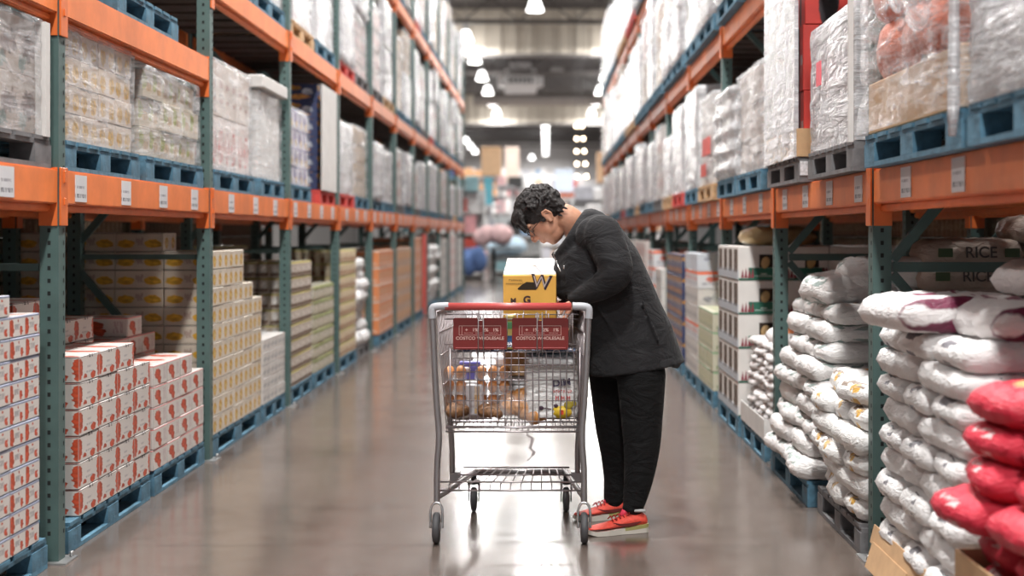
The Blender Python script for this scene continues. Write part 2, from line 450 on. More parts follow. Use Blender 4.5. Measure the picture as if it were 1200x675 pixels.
# unit heater under the roof
e = empty('unit_heater', at(610, 96, 70), 'grey rounded unit heater with grille hanging under the roof', 'heater')
m = MB(); m.box((0, 0, 0), (2.3, 1.6, 1.15)); m.build('casing', M('heater_grey', (.8, .79, .8), .4), e, bevel=.35, segs=3)
m = MB()
for i in range(6): m.box((-.55 + i * .22, -.82, 0), (.12, .06, .3))
m.build('grille', M('heater_grille', (.08, .08, .08), .6), e)
m = MB(); m.box((0, 0, .55 + .32), (1.1, .9, .9)); m.build('duct', M('duct_grey', (.5, .48, .49), .4), e)
e = empty('ventilation_box', at(653, 72, 72), 'small grey ventilation box under the roof beside the heater', 'ventilation box')
m = MB(); m.box((0, 0, 0), (.7, .8, .95)); m.build('casing', G['steelplate'], e, bevel=.03)
m = MB(); m.box((0, -.42, -.1), (.4, .05, .4)); m.build('louvre', G['black'], e)
for i, (x0, x1, z, r) in enumerate(((-4, 6, 8.7, .3),)):
    m = MB(); m.tube([(x0, 76, z), (x1, 76, z)], r, 14)
    for q in range(6): m.tube([(x0 + 2 * q, 76, z), (x0 + 2 * q, 76, CEILH - .005)], .02, 5)
    e = m.build('round_duct', M('duct_brown', (.4, .36, .34), .5)); tag(e, 'round brown-grey air duct running crosswise under the roof', 'air duct')

# ------------------------------------------------------------------ pallet racks
AL, AR = 1.96, 1.32           # aisle to post face, left and right
YL0, DL = 5.54, 2.49
YR0, DR = 5.57, 2.38
NB = 11
FD = .83                      # frame depth
PW = .076
Z1, Z2, Z3 = 1.585, 2.87, 4.45
def post_mesh(h=5.7):
    m = MB()
    m.box((0, 0, h / 2), (PW, PW, h), 0)
    e = PW / 2 + .0012; w = .0065; hh = .0085
    z = .12
    while z < h - .05:
        for sx in (-1, 1):
            x = sx * e
            for yy in (-.018,):
                m.add([(x, yy - w, z - hh), (x, yy + w, z - hh), (x, yy + w, z + hh), (x, yy - w, z + hh)], [(0, 1, 2, 3)], 1)
        for sy in (-1, 1):
            y = sy * e
            m.add([(-w, y, z - hh), (w, y, z - hh), (w, y, z + hh), (-w, y, z + hh)], [(0, 1, 2, 3)], 1)
        z += .0508 if z < 5 else .0508
    return m.mesh('post', [G['post'], G['hole']], 0)
POST = post_mesh()
m = MB(); m.box((0, 0, .004), (.16, .15, .008)); m.tube([(.06, .05, .008), (.06, .05, .03)], .008, 6); m.tube([(-.06, -.05, .008), (-.06, -.05, .03)], .008, 6)
FOOT = m.mesh('foot_plate', G['steelplate'])
def brace_mesh(x0, z0, x1, z1):
    m = MB(); a = Vector((x0, 0, z0)); b = Vector((x1, 0, z1)); d = (b - a)
    R = Vector((1, 0, 0)).rotation_difference(d.normalized()).to_matrix()
    m.box((a + b) / 2, (d.length, .03, .04), rot=R)
    return m.mesh('brace', G['post'])
zs = [.28, 1.19, 2.1, 3.0, 3.9, 4.8, 5.6]
BR = {}
for s in (-1, 1):
    BR[s] = [brace_mesh(s * .05, z, s * (FD - .05), z) for z in zs[1:]]
    for i in range(len(zs) - 1):
        mid = (zs[i] + zs[i + 1]) / 2
        lo_front = (i % 2 == 0) if s < 0 else (i % 2 == 1)
        a, b = ((s * .05, s * (FD - .05)) if lo_front else (s * (FD - .05), s * .05))
        BR[s].append(brace_mesh(a, zs[i] + .03, b, zs[i + 1] - .03))
SIDE = {-1: 'left', 1: 'right'}
def frame(s, xf, y, label, group):
    """upright frame: two posts, footplates and bracing; xf is the aisle-side post face"""
    e = empty('rack_upright', (s * (xf + PW / 2), y, 0), label, 'rack upright', group)
    for dx in (0, FD - PW):
        p = link('post', POST, e, (s * dx, 0, 0), (0, 0, 0 if s > 0 else math.pi)); link('foot_plate', FOOT, e, (s * dx, 0, 0))
    for b in BR[s]: link('brace', b, e, (-s * .0, 0, 0))
    return e
def bar_mesh(L, tags):
    m = MB(); m.box((0, L / 2, -.07), (.05, L, .14), 0); m.box((.018, L / 2, -.155), (.03, L, .03), 0)
    return m.mesh('bar', G['orange'], .006, 2)
BARS = {L: bar_mesh(L, 0) for L in (DL - PW - .004, DR - PW - .004)}
m = MB(); m.box((0, 0, -.01), (.008, .082, .235)); m.box((.002, .0, .07), (.014, .018, .05)); m.box((.002, 0, -.03), (.014, .018, .03))
CONN_F = m.mesh('connector', G['orange_dk'], .002)
m = MB(); m.box((0, 0, -.01), (.074, .006, .235)); CONN_S = m.mesh('connector', G['orange_dk'])
m = MB(); m.box((0, 0, 0), (.003, .14, .112), nx=1, ny=1)
PTAG = m.mesh('price_tag', print_mat('price_tag', (.66, .66, .68), [], [(.15, .3, .1, .9, (.15, .15, .17)), (.5, .6, .1, .8, (.3, .3, .33))]))
def crossbar(s, x, y, L, z, label, group, tags=(), front=True):
    e = empty('rack_crossbar', (s * x, y, z), label, 'rack crossbar', group)
    o = link('bar', BARS[L], e); o.rotation_euler = (0, 0, 0)
    if s < 0: o.scale = (-1, 1, 1)
    if front:
        # hooks: one plate wraps the aisle face of the near post, one the near face of the far post
        link('connector', CONN_F, e, (-s * .034, -PW / 2, -.1)) 
        link('connector', CONN_S, e, (s * .012, L - .0035, -.1))
    for tg in tags: link('price_tag', PTAG, e, (-s * .0268, tg * L, -.07))
    return e

def build_rack(s, A, Y0, D):
    nm = SIDE[s]; L = D - PW - .004
    for k in range(-1, NB + 1):
        frame(s, A, Y0 + k * D + PW / 2, 'green %s-side rack upright with punched holes, %s along the aisle' % (nm, ORD[k + 1]), '%s rack uprights' % nm)
    for k in range(-1, NB):
        y = Y0 + k * D + PW + .002
        lv = [('knee-high-to-shoulder', Z1)]
        levels = [(Z1, 'lowest')]
        if s < 0 and k <= 0: levels.append((2.35, 'lowered second'))
        else: levels.append((Z2, 'second'))
        if k >= 1: levels.append((Z3, 'third'))
        if k <= 0 and s > 0: levels = levels[:1] + [(Z2, 'second')]
        if s < 0 and k == 0: levels.append((Z2 + .3, 'third'))
        for z, ln in levels:
            tg = []
            if z == Z1: tg = [.08, .34, .60, .86] if k % 2 == 0 else [.2, .5, .78]
            if k < 7:
                crossbar(s, A + .028, y, L, z, 'orange crossbar facing the aisle, %s %s shelf, %s bay' % (ln, nm, ORD[k + 1]), 'aisle-side crossbars of the %s rack' % nm, tg)
                crossbar(s, A + FD - .03, y, L, z, 'orange crossbar at the back of the %s %s shelf, %s bay' % (ln, nm, ORD[k + 1]), 'rear crossbars of the %s rack' % nm, (), False)
            else:
                crossbar(s, A + .028, y, L, z, 'orange crossbar facing the aisle, %s %s shelf, %s bay' % (ln, nm, ORD[k + 1]), 'aisle-side crossbars of the %s rack' % nm, tg)
            m = MB()
            nbd = 7; w = L / nbd
            for i in range(nbd): m.box((s * (FD / 2), (i + .5) * w, -.012), (FD - .13, w * .72, .018))
            o = m.build('shelf_deck', G['deck'], None, loc=(s * A, y, z - .002))
            tag(o, 'dark slatted deck of the %s %s shelf, %s bay' % (ln, nm, ORD[k + 1]), 'shelf deck', 'decks of the %s rack' % nm)
build_rack(-1, AL, YL0, DL)
build_rack(1, AR, YR0, DR)
# the row of racks back to back behind each side
for s, A, Y0, D in ((-1, AL + FD + .3, YL0, DL), (1, AR + FD + .3, YR0, DR)):
    nm = SIDE[s]; L = D - PW - .004
    for k in range(-1, 5):
        frame(s, A, Y0 + k * D + PW / 2, 'green upright of the rear rack row behind the %s side, %s along' % (nm, ORD[k + 1]), 'uprights of the rear rack row, %s' % nm)
        if k < 4:
            y = Y0 + k * D + PW + .002
            for z, ln in ((Z1, 'lower'), (Z2, 'upper')):
                crossbar(s, A + .028, y, L, z, '%s orange crossbar of the rear rack row behind the %s side, %s bay' % (ln, nm, ORD[k + 1]), 'crossbars of the rear rack row, %s' % nm)
                m = MB()
                for i in range(5): m.box((s * FD / 2, (i + .5) * L / 5, -.012), (FD - .13, L / 5 * .8, .018))
                o = m.build('shelf_deck', G['deck'], None, loc=(s * A, y, z - .002))
                tag(o, '%s deck of the rear rack row behind the %s side, %s bay' % (ln, nm, ORD[k + 1]), 'shelf deck', 'decks of the rear rack row, %s' % nm)

# ------------------------------------------------------------------ pallets
PH = .125
def pallet_meshes(d, l, mat):
    top = MB()
    n = 7; w = l / n
    for i in range(n): top.box((0, -l / 2 + (i + .5) * w, PH - .008), (d, w * .78, .016))
    for x in (-1, 0, 1): top.box((x * (d / 2 - .05), 0, PH - .025), (.09, l, .018))
    bot = MB()
    for x in (-1, 0, 1): bot.box((x * (d / 2 - .05), 0, .009), (.1, l, .018))
    blk = MB(); blk.box((0, 0, 0), (.1, .13, PH - .052))
    return top.mesh('top_deck', mat), bot.mesh('bottom_board', mat), blk.mesh('block', mat)
PCACHE = {}
def pallet(s, x, y0, y1, z, col, label, group='pallets', d=.84, parts=True, one=False):
    l = 1.0
    key = (round(d, 2), col)
    if key not in PCACHE: PCACHE[key] = pallet_meshes(d, l, G[col])
    t, b, k = PCACHE[key]
    e = empty('pallet', (s * (x + d / 2), (y0 + y1) / 2, z + .001), label, 'pallet', group)
    e.scale = (1, y1 - y0, 1)
    if parts:
        link('top_deck', t, e); link('bottom_board', b, e)
        for i in (-1, 0, 1):
            for j in (-1, 0, 1): link('block', k, e, (i * (d / 2 - .05), j * (l / 2 - .065), PH / 2 - .0075))
    else:
        link('top_deck', t, e)
        for i in (-1, 0, 1): link('block', k, e, (-s * (d / 2 - .05), i * (l / 2 - .065), PH / 2 - .0075))
        link('bottom_board', b, e)
    return e
# ------------------------------------------------------------------ carton stacks
CB = {}
def carton_mesh(dx, dy, dz, mats, ny=1, nx=1, bev=.004):
    key = (round(dx, 3), round(dy, 3), round(dz, 3), tuple(m.name for m in mats), ny, nx, bev)
    if key not in CB:
        m = MB()
        ms = [1, 0, 1, 0, 2 if len(mats) > 2 else 0, 0] if len(mats) > 1 else None
        if ms: m.box((0, 0, dz / 2), (dx, dy, dz), 0, nx, ny, mats=ms)
        else: m.box((0, 0, dz / 2), (dx, dy, dz), 0, nx, ny)
        CB[key] = m.mesh('carton', list(mats), bev)
    return CB[key]

def cans_mesh(dx, dy, dz, mat, n):
    """shrink-wrapped bundle: upright cans showing as bulges under the printed wrap"""
    key = ('can', dx, dy, dz, mat.name, n)
    if key in CB: return CB[key]
    m = MB(); r = dy / n / 2; nx = max(2, int(round(dx / (2 * r)))); rx = dx / nx / 2
    ring = []
    def arc(cx, cy, ax, ay, a0, a1, k=4):
        return [(cx + ax * math.cos(a0 + (a1 - a0) * i / k), cy + ay * math.sin(a0 + (a1 - a0) * i / k)) for i in range(k + 1)]
    P = []
    for i in range(n): P += arc(dx / 2 - rx, -dy / 2 + r * (2 * i + 1), rx, r, -math.pi / 2 + .45, math.pi / 2 - .45)
    for i in range(nx): P += arc(dx / 2 - rx * (2 * i + 1), dy / 2 - r, rx, r, .45, math.pi - .45)
    for i in range(n): P += arc(-dx / 2 + rx, dy / 2 - r * (2 * i + 1), rx, r, math.pi / 2 + .45, 3 * math.pi / 2 - .45)
    for i in range(nx): P += arc(-dx / 2 + rx * (2 * i + 1), -dy / 2 + r, rx, r, math.pi + .45, 2 * math.pi - .45)
    N = len(P); per = 5
    zz = [(0, .97), (.08, 1), (.85, 1), (1, .93)]
    vs = []
    for h, sc in zz: vs += [(x * sc, y * sc, h * dz) for x, y in P]
    fs = []; uv = []
    for a in range(len(zz) - 1):
        for j in range(N):
            k = (j + 1) % N
            fs.append((a * N + j, a * N + k, (a + 1) * N + k, (a + 1) * N + j))
            u0 = j / per; u1 = (j + 1) / per
            uv.append([(u0, zz[a][0] * .99), (u1, zz[a][0] * .99), (u1, zz[a + 1][0] * .99), (u0, zz[a + 1][0] * .99)])
    fs.append(tuple(3 * N + j for j in range(N))); uv.append([(p[0] / (2 * rx), .9) for p in P])
    m.add(vs, fs, 0, uv, False)
    # can lids
    for i in range(n):
        for q in range(nx):
            c = Vector((-dx / 2 + rx * (2 * q + 1), -dy / 2 + r * (2 * i + 1), dz * 1.0))
            ringp = [c + Vector((math.cos(t * math.pi / 4) * rx * .8, math.sin(t * math.pi / 4) * r * .8, .003)) for t in range(8)]
            m.add(ringp, [tuple(range(8))], 1)
    CB[key] = m.mesh('can_bundle', [mat, M('can_lid', (.62, .6, .56), .35, .5)])
    return CB[key]

def stack(s, xf, y0, z0, heights, dims, mesh_fn, obj_name, desc, cat, grp, jit=.004, gap=.003, mesh_alt=None, tilt=.006):
    """heights[i][j]: i rows away from the aisle, j along it. Only items with a bare side or top are placed."""
    dx, dy, dz = dims
    for i, row in enumerate(heights):
        for j, H in enumerate(row):
            for k in range(H):
                vis = (k == H - 1) or i == 0 or heights[i - 1][j] <= k or j == 0 or row[j - 1] <= k
                if not vis: continue
                me = mesh_fn(k, i, j) if callable(mesh_fn) else mesh_fn
                a = random.uniform(-jit, jit); b = random.uniform(-gap * .4, gap * .4)
                o = link(obj_name, me, None, (s * (xf + dx * (i + .5)) + a * .5, y0 + dy * (j + .5) + b, z0 + dz * k + .0005 * (k + 1)), (0, 0, random.uniform(-tilt, tilt)))
                if s > 0: pass
                lab = '%s, %s layer up, %s along' % (desc, ORD[min(k, 29)], ORD[min(j, 29)])
                if i == 1: lab += ', inner row'
                elif i > 1: lab += ', %s row' % ORD[i]
                tag(o, lab, cat, grp)

def cm(dims, mats, ny=1, nx=1, gap=.004, bev=.003):
    return carton_mesh(dims[0] - gap, dims[1] - gap, dims[2] - .0015, mats if isinstance(mats, (list, tuple)) else [mats], ny, nx, bev)

XL = 1.975
PZ = PH + .003
# --- left ground level
pallet(-1, XL, 4.2, 5.46, 0, 'blue', 'blue pallet under the blue-lined tomato trays at the near left', 'blue pallets on the left floor', d=.8)
d = (.28, .295, .0805)
stack(-1, XL, 4.20, PZ, [[12, 12, 12, 11], [12, 12, 12, 12]], d, cm(d, P_tom_blue, 2, 2), 'tomato_tray', 'red tomato tray in the blue-lined stack', 'tray', 'blue-lined tomato trays')
pallet(-1, XL, 5.70, 6.88, 0, 'blue', 'blue pallet under the black-lined tomato carton stack', 'blue pallets on the left floor', d=.8)
d = (.28, .262, .1125)
stack(-1, XL, 5.83, PZ, [[6, 6, 6, 5], [8, 8, 7, 7]], d, cm(d, P_tom_black), 'tomato_carton', 'tomato carton in the black-lined stack', 'carton', 'black-lined tomato cartons')
pallet(-1, XL, 6.95, 7.97, 0, 'blue', 'blue pallet under the red-lined tomato carton stack', 'blue pallets on the left floor', d=.8)
d = (.28, .253, .106)
stack(-1, XL, 6.94, PZ, [[5, 5, 5, 4], [6, 6, 7, 6]], d, cm(d, P_tom_red), 'tomato_carton', 'tomato carton in the red-lined stack', 'carton', 'red-lined tomato cartons')
pallet(-1, XL, 8.12, 9.58, 0, 'blue', 'blue pallet under the yellow fruit carton stack', 'blue pallets on the left floor', d=.8)
d = (.2875, .285, .109)
stack(-1, XL, 8.15, PZ, [[10, 10, 10, 8, 7], [11, 10, 9, 9, 8], [11, 10, 10, 9, 9], [11, 11, 10, 10, 9]], d, cm(d, [P_corn, P_corn2], 2), 'fruit_carton', 'yellow-print carton in the fruit stack', 'carton', 'yellow-print fruit cartons')
pallet(-1, XL, 9.62, 10.44, 0, 'blue', 'blue pallet under the low pale carton stack', 'blue pallets on the left floor', d=.8)
d = (.3, .27, .091)
stack(-1, XL, 9.62, PZ, [[5, 5, 5], [5, 5, 5], [7, 7, 7]], d, cm(d, P_pale, 2), 'pale_carton', 'pale carton in the low grey-print stack', 'carton', 'grey-print white cartons')
pallet(-1, XL, 10.64, 11.66, 0, 'blue', 'blue pallet under the brown can bundles', 'blue pallets on the left floor', d=.8)
d = (.27, .25, .122)
stack(-1, XL, 10.66, PZ, [[8, 8, 8, 8], [8, 8, 8, 8], [9, 9, 9, 9]], d, cans_mesh(.265, .245, .119, P_can_brown, 3), 'can_bundle', 'brown bundle of cans in the first can stack', 'can bundle', 'brown can bundles')
pallet(-1, XL, 11.74, 12.9, 0, 'blue', 'blue pallet under the green-lidded can bundles', 'blue pallets on the left floor', d=.8)
d = (.27, .28, .125)
stack(-1, XL, 11.76, PZ, [[6, 6, 6, 6], [7, 7, 7, 7]], d, cans_mesh(.265, .275, .122, P_can_green, 3), 'can_bundle', 'green-edged can bundle in the second can stack', 'can bundle', 'green-edged can bundles')
pallet(-1, XL, 13.1, 14.4, 0, 'blue', 'blue pallet under the tall tan can bundles', 'blue pallets on the left floor', d=.8)
d = (.27, .31, .13)
stack(-1, XL, 13.14, PZ, [[8, 8, 8, 8], [8, 8, 8, 8]], d, cans_mesh(.265, .305, .127, P_can_tan, 3), 'can_bundle', 'tan can bundle in the tall third can stack', 'can bundle', 'tan can bundles')
# --- dark stock behind, facing the next aisle
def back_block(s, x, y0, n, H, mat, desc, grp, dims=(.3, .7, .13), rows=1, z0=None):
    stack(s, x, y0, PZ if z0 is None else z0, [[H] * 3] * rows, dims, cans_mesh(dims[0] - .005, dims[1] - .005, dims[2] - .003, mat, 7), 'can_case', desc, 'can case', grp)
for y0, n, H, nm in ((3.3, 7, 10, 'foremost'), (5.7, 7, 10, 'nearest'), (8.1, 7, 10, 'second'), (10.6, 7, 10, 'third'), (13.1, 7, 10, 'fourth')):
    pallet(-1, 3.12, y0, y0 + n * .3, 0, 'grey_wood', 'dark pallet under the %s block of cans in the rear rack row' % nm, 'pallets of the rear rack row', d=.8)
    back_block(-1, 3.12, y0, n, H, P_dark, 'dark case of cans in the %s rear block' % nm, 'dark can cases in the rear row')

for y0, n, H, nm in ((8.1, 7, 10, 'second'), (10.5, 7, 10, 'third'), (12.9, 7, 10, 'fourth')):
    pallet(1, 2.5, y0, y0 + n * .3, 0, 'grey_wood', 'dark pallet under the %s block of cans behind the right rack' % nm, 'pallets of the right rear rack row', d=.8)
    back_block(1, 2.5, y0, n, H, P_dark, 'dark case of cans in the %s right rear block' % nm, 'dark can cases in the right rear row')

# ------------------------------------------------------------------ bags
def bag_mesh(l, w, h, mats, seed, p=5.0, slump=.25, crease=1.0):
    """filled sack lying flat: l along x, w along y, sewn flat at both short ends"""
    rnd = random.Random(seed); off = Vector((rnd.uniform(0, 50), rnd.uniform(0, 50), rnd.uniform(0, 50)))
    nu, nv = 32, 22
    vs = []; idx = {}
    def prof(t): return min(1.0, 1.12 * max(0.0, 1 - abs(t) ** p) ** (1 / 2.4))
    for side in (1, -1):
        for i in range(nu + 1):
            for j in range(nv + 1):
                u = -1 + 2 * i / nu; v = -1 + 2 * j / nv
                if (i in (0, nu) or j in (0, nv)) and side < 0:
                    idx[(side, i, j)] = idx[(1, i, j)]; continue
                cu = 1 - .05 * abs(v) ** 4; cv = 1 - .13 * abs(u) ** 6
                x = u * l / 2 * cu; y = v * w / 2 * cv
                t = prof(u) * prof(v)
                q = Vector((x * 9, y * 9, side * 1.3)) + off
                nz = (noise.noise(q) * .16 + noise.noise(q * 2.3) * .10 * crease) - .03; dz = noise.noise(q * 3.4) * .10 * (1 - t * .5)
                z = side * h / 2 * t * (1 + nz * (1.0 if side > 0 else .3)) + h / 2 + dz * h * (1 if 0 < i < nu else .3)
                x += noise.noise(q * 1.1 + Vector((3, 0, 0))) * .012; y += noise.noise(q * 1.1 + Vector((0, 7, 0))) * .012
                z += -slump * h * (abs(u) ** 3) * .35 * (1 if side > 0 else 0.6) 
                idx[(side, i, j)] = len(vs); vs.append((x, y, max(0.0, z)))
    fs = []; uv = []
    for side in (1, -1):
        for i in range(nu):
            for j in range(nv):
                q = [(i, j), (i + 1, j), (i + 1, j + 1), (i, j + 1)]
                if side < 0: q = q[::-1]
                fs.append([idx[(side, a, b)] for a, b in q]); uv.append([(a / nu, b / nv * .999) for a, b in q])
    m = MB(); m.add(vs, fs, 0, uv, True)
    return m.mesh('sack', mats)

def sack_mat(name, col, ink, bars=(), blobs=(), rough=.42, bump=.75):
    mt = print_mat(name, col, blobs, bars, None, rough=rough, wob=.12, bgvar=.06)
    t = NT.__new__(NT); t.m = mt; t.t = mt.node_tree; t.b = t.t.nodes['Principled BSDF']
    t.bump(t.noise(t.mapping(t.coord('Object'), (1, 1, 2.5)), 16, 4, .6, .8).outputs[0], bump, .02)
    return mt
GRN = (.30, .36, .34); BLK = (.16, .15, .17); MAR = (.22, .03, .08)
S_white = sack_mat('white_rice_sack', (.78, .755, .745), GRN, [(.15, .85, .02, .1, GRN), (.3, .7, .9, .97, GRN)], [(.3, .5, .03, .06, BLK)])
S_white2 = sack_mat('white_flour_sack', (.79, .775, .77), BLK, [(.35, .65, .015, .07, BLK), (.35, .65, .93, .98, BLK)], [(.5, .03, .05, .02, BLK)])
S_label = sack_mat('orange_label_sack', (.79, .775, .76), BLK, [(.2, .8, .03, .09, (.2, .14, .1)), (.3, .7, .45, .6, (.2, .18, .25))], [(.35, .5, .09, .2, (.75, .33, .05)), (.68, .45, .1, .16, (.72, .25, .06)), (.96, .5, .03, .12, (.7, .4, .08)), (.04, .4, .025, .12, (.7, .4, .08))])
S_maroon = sack_mat('maroon_print_sack', (.78, .75, .745), MAR, [(.1, .9, .45, .52, MAR), (.2, .8, .62, .8, (.5, .5, .52))], [(.25, .5, .07, .14, MAR), (.5, .06, .5, .05, MAR)])
S_beige = sack_mat('beige_rice_sack', (.40, .32, .275), BLK, [(.3, .7, .3, .36, BLK)], [])
S_red = sack_mat('red_woven_sack', (.56, .018, .045), BLK, [(.3, .7, .02, .06, (.65, .45, .45))], [(.05, .5, .012, .12, (.7, .4, .4)), (.5, .06, .04, .04, (.12, .08, .12))], .65, .7)
S_redtop = sack_mat('red_sack_open_face', (.56, .018, .045), BLK, [], [(.5, .5, .32, .3, (.85, .38, .15)), (.55, .5, .2, .2, (.85, .62, .42))], .5)
S_snack = sack_mat('printed_small_bag', (.74, .71, .70), BLK, [(.2, .8, .3, .5, (.25, .2, .2))], [(.3, .5, .12, .2, (.5, .12, .1)), (.7, .4, .08, .15, (.12, .25, .14))], .5)

SK = {}
def sacks(key, l, w, h, mat, n=5, slump=.25, p=5.0):
    if key not in SK: SK[key] = [bag_mesh(l, w, h, mat, 100 * len(SK) + q, p, slump) for q in range(n)]
    return SK[key]
def sack(me, x, y, z, rz, label, cat, grp, name='rice_sack', rx=0, ry=0):
    o = link(name, me, None, (x, y, z), (rx, ry, rz)); return tag(o, label, cat, grp)

def sack_stack(s, x0, y0, y1, z0, n, step, L, W, H, key, mat, desc, grp, name='rice_sack', depth=2, jit=.03, top_shift=0.0, cam_side=True, lean=0.0):
    """brick-bonded layers: even layers lie end-on to the aisle, odd layers lie along it"""
    ends = sacks(key, L, W, H, mat, slump=.15)
    span = y1 - y0
    for k in range(n):
        z = z0 + k * step
        xs = x0 + random.uniform(-jit, jit) * .6 + lean * k
        if k % 2 == 0:
            cnt = max(1, int(round(span / W))); w = span / cnt
            for j in range(cnt):
                sack(random.choice(ends), s * (xs + L / 2 + random.uniform(-jit, jit) * .7), y0 + (j + .5) * w, z, random.uniform(-.05, .05) + (math.pi if random.random() < .5 else 0), '%s, %s layer up, %s along, end-on' % (desc, ORD[k], ORD[j]), 'sack', grp, name)
            for q in range(1, depth):
                for j in range(cnt):
                    if j == 0 or k >= n - 2:
                        sack(random.choice(ends), s * (xs + L * (q + .5) + .01), y0 + (j + .5) * w, z, random.uniform(-.05, .05), '%s, %s layer up, %s along, %s deep' % (desc, ORD[k], ORD[j], ORD[q]), 'sack', grp, name)
        else:
            cnt = max(1, int(round(span / L))); w = span / cnt
            dd = max(1, int(round(L * depth / W)))
            for q in range(dd):
                for j in range(cnt):
                    if q == 0 or j == 0 or k >= n - 1:
                        sack(random.choice(ends), s * (xs + W * (q + .5) + random.uniform(0, jit) * .5), y0 + (j + .5) * w, z, math.pi / 2 + random.uniform(-.05, .05), '%s, %s layer up, %s along, lying lengthwise%s' % (desc, ORD[k], ORD[j], ', %s in' % ORD[q] if q else ''), 'sack', grp, name)

XR = 1.265
# A: near white rice sacks
pallet(1, XR + .02, 4.28, 5.34, 0, 'blue', 'blue pallet under the near white rice sacks', 'pallets on the right floor', d=.98)
m = MB(); m.box((0, 0, 0), (1.0, 1.1, .006))
m.box((-.505, 0, .03), (.006, 1.1, .07), rot=Euler((0, .25, 0)).to_matrix()); m.box((-.53, .25, -.04), (.006, .5, .1), rot=Euler((0, .3, 0)).to_matrix())
slip = m.build('cardboard_slip', G['card'], None, loc=(XR + .51, 4.81, PH + .006)); tag(slip, 'brown cardboard slip sheet under the near white rice sacks, edge curled up', 'cardboard sheet')
sack_stack(1, XR, 4.26, 5.34, PH + .012, 9, .094, .55, .37, .104, 'A', S_white2, 'white sack in the near right stack', 'white sacks of the near right stack', depth=2, jit=.02)
zt = PH + .012 + 9 * .094
big = sacks('Atop', .72, .5, .13, S_maroon, 3, slump=.3)
sack(big[0], 1.50, 4.86, zt + .0, .12, 'white sack with maroon print lying slumped on top of the near right stack', 'sack', None, ry=.03)
sack(big[1], 1.72, 4.50, zt + .0, .03, 'white and beige sack on the camera corner of the near right stack top', 'sack', None)
sack(big[2], 1.92, 4.66, zt + .125, .1, 'topmost maroon-banded white sack of the near right stack', 'sack', None, ry=.02)
# B: red sacks in front
m = MB()
for (cx, cy, dx, dy) in ((0, -.32, .6, .008), (0, .32, .6, .008), (-.3, 0, .008, .64), (.3, 0, .008, .64)):
    m.box((cx, cy, .13), (dx, dy, .26))
m.box((0, 0, .004), (.6, .64, .008))
bx = m.build('cardboard_bin', G['card'], None, loc=(1.52, 3.78, PZ)); tag(bx, 'open brown cardboard bin holding the red sacks at the near right', 'cardboard box')
pallet(1, 1.1, 3.4, 4.16, 0, 'grey_wood', 'grey pallet under the cardboard bin of red sacks', 'pallets on the right floor', d=.8)
rs = sacks('B', .5, .34, .115, S_red, 5, slump=.1, p=3.2)
rt = [bag_mesh(.5, .34, .12, S_redtop, 900 + q, 3.2, .1) for q in range(2)]
zb = .26
RB = [(1.46, 3.62, 0), (1.46, 3.92, 0), (1.47, 3.62, 1), (1.46, 3.93, 1), (1.41, 3.7, 2), (1.36, 4.02, 2), (1.42, 3.95, 3), (1.47, 3.62, 3), (1.43, 3.97, 4), (1.48, 3.64, 4), (1.44, 3.95, 5), (1.50, 3.62, 5)]
for i, (x, y, k) in enumerate(RB):
    if k == 2: continue
    x += .05
    me = rt[i % 2] if k == 5 else rs[i % 5]
    sack(me, x, y, zb + k * .103, random.uniform(-.12, .12), 'bright red sack, %s layer up in the near right bin, %s' % (ORD[k], 'aisle end' if y > 3.8 else 'camera end'), 'sack', 'red sacks at the near right', 'red_sack')
for x, y, n2 in ((1.40, 4.02, 'far'), (1.46, 3.68, 'near')):
    sack(rt[0] if n2 == 'near' else rs[2], x, y, zb + 2 * .103, .1, 'bright red sack bulging towards the aisle halfway up the red stack, %s one' % n2, 'sack', 'red sacks at the near right', 'red_sack')
# D: low stack with orange labels on a grey pallet
pallet(1, XR + .03, 5.68, 6.58, 0, 'grey_wood', 'grey pallet under the orange-label sacks', 'pallets on the right floor', d=.8)
sack_stack(1, XR + .0, 5.68, 6.58, PZ + .002, 5, .092, .52, .31, .103, 'D', S_label, 'orange-label white sack in the low stack', 'orange-label white sacks', depth=1, jit=.05)
dl = sacks('Dtop', .55, .36, .11, S_label, 2)
sack(dl[0], 1.56, 6.0, PZ + 5 * .092, .3, 'white sack showing its orange label on top of the low stack', 'sack', None)
sack(dl[1], 1.6, 6.38, PZ + 5 * .092, -.1, 'second top white sack with orange label, away from the camera', 'sack', None)
# C: tall white sacks
pallet(1, XR + .0, 6.67, 7.76, 0, 'blue', 'blue pallet under the tall rough stack of white sacks', 'pallets on the right floor', d=.84)
sack_stack(1, XR - .02, 6.66, 7.76, PZ + .002, 9, .094, .53, .30, .105, 'C', S_white, 'green-print white sack in the tall stack', 'green-print white sacks', depth=1, jit=.05, lean=.012)
cl = sacks('Ctop', .56, .42, .15, S_white, 3, slump=.4)
zt = PZ + 9 * .094
sack(cl[0], 1.60, 7.0, zt, .2, 'rounded white sack sliding off the top of the tall stack', 'sack', None)
sack(cl[1], 1.74, 6.95, zt + .085, -.15, 'topmost beige-white sack of the tall stack beside the green post', 'sack', None)
sack(cl[2], 1.7, 7.45, zt, .1, 'white sack at the far side of the tall stack top', 'sack', None)
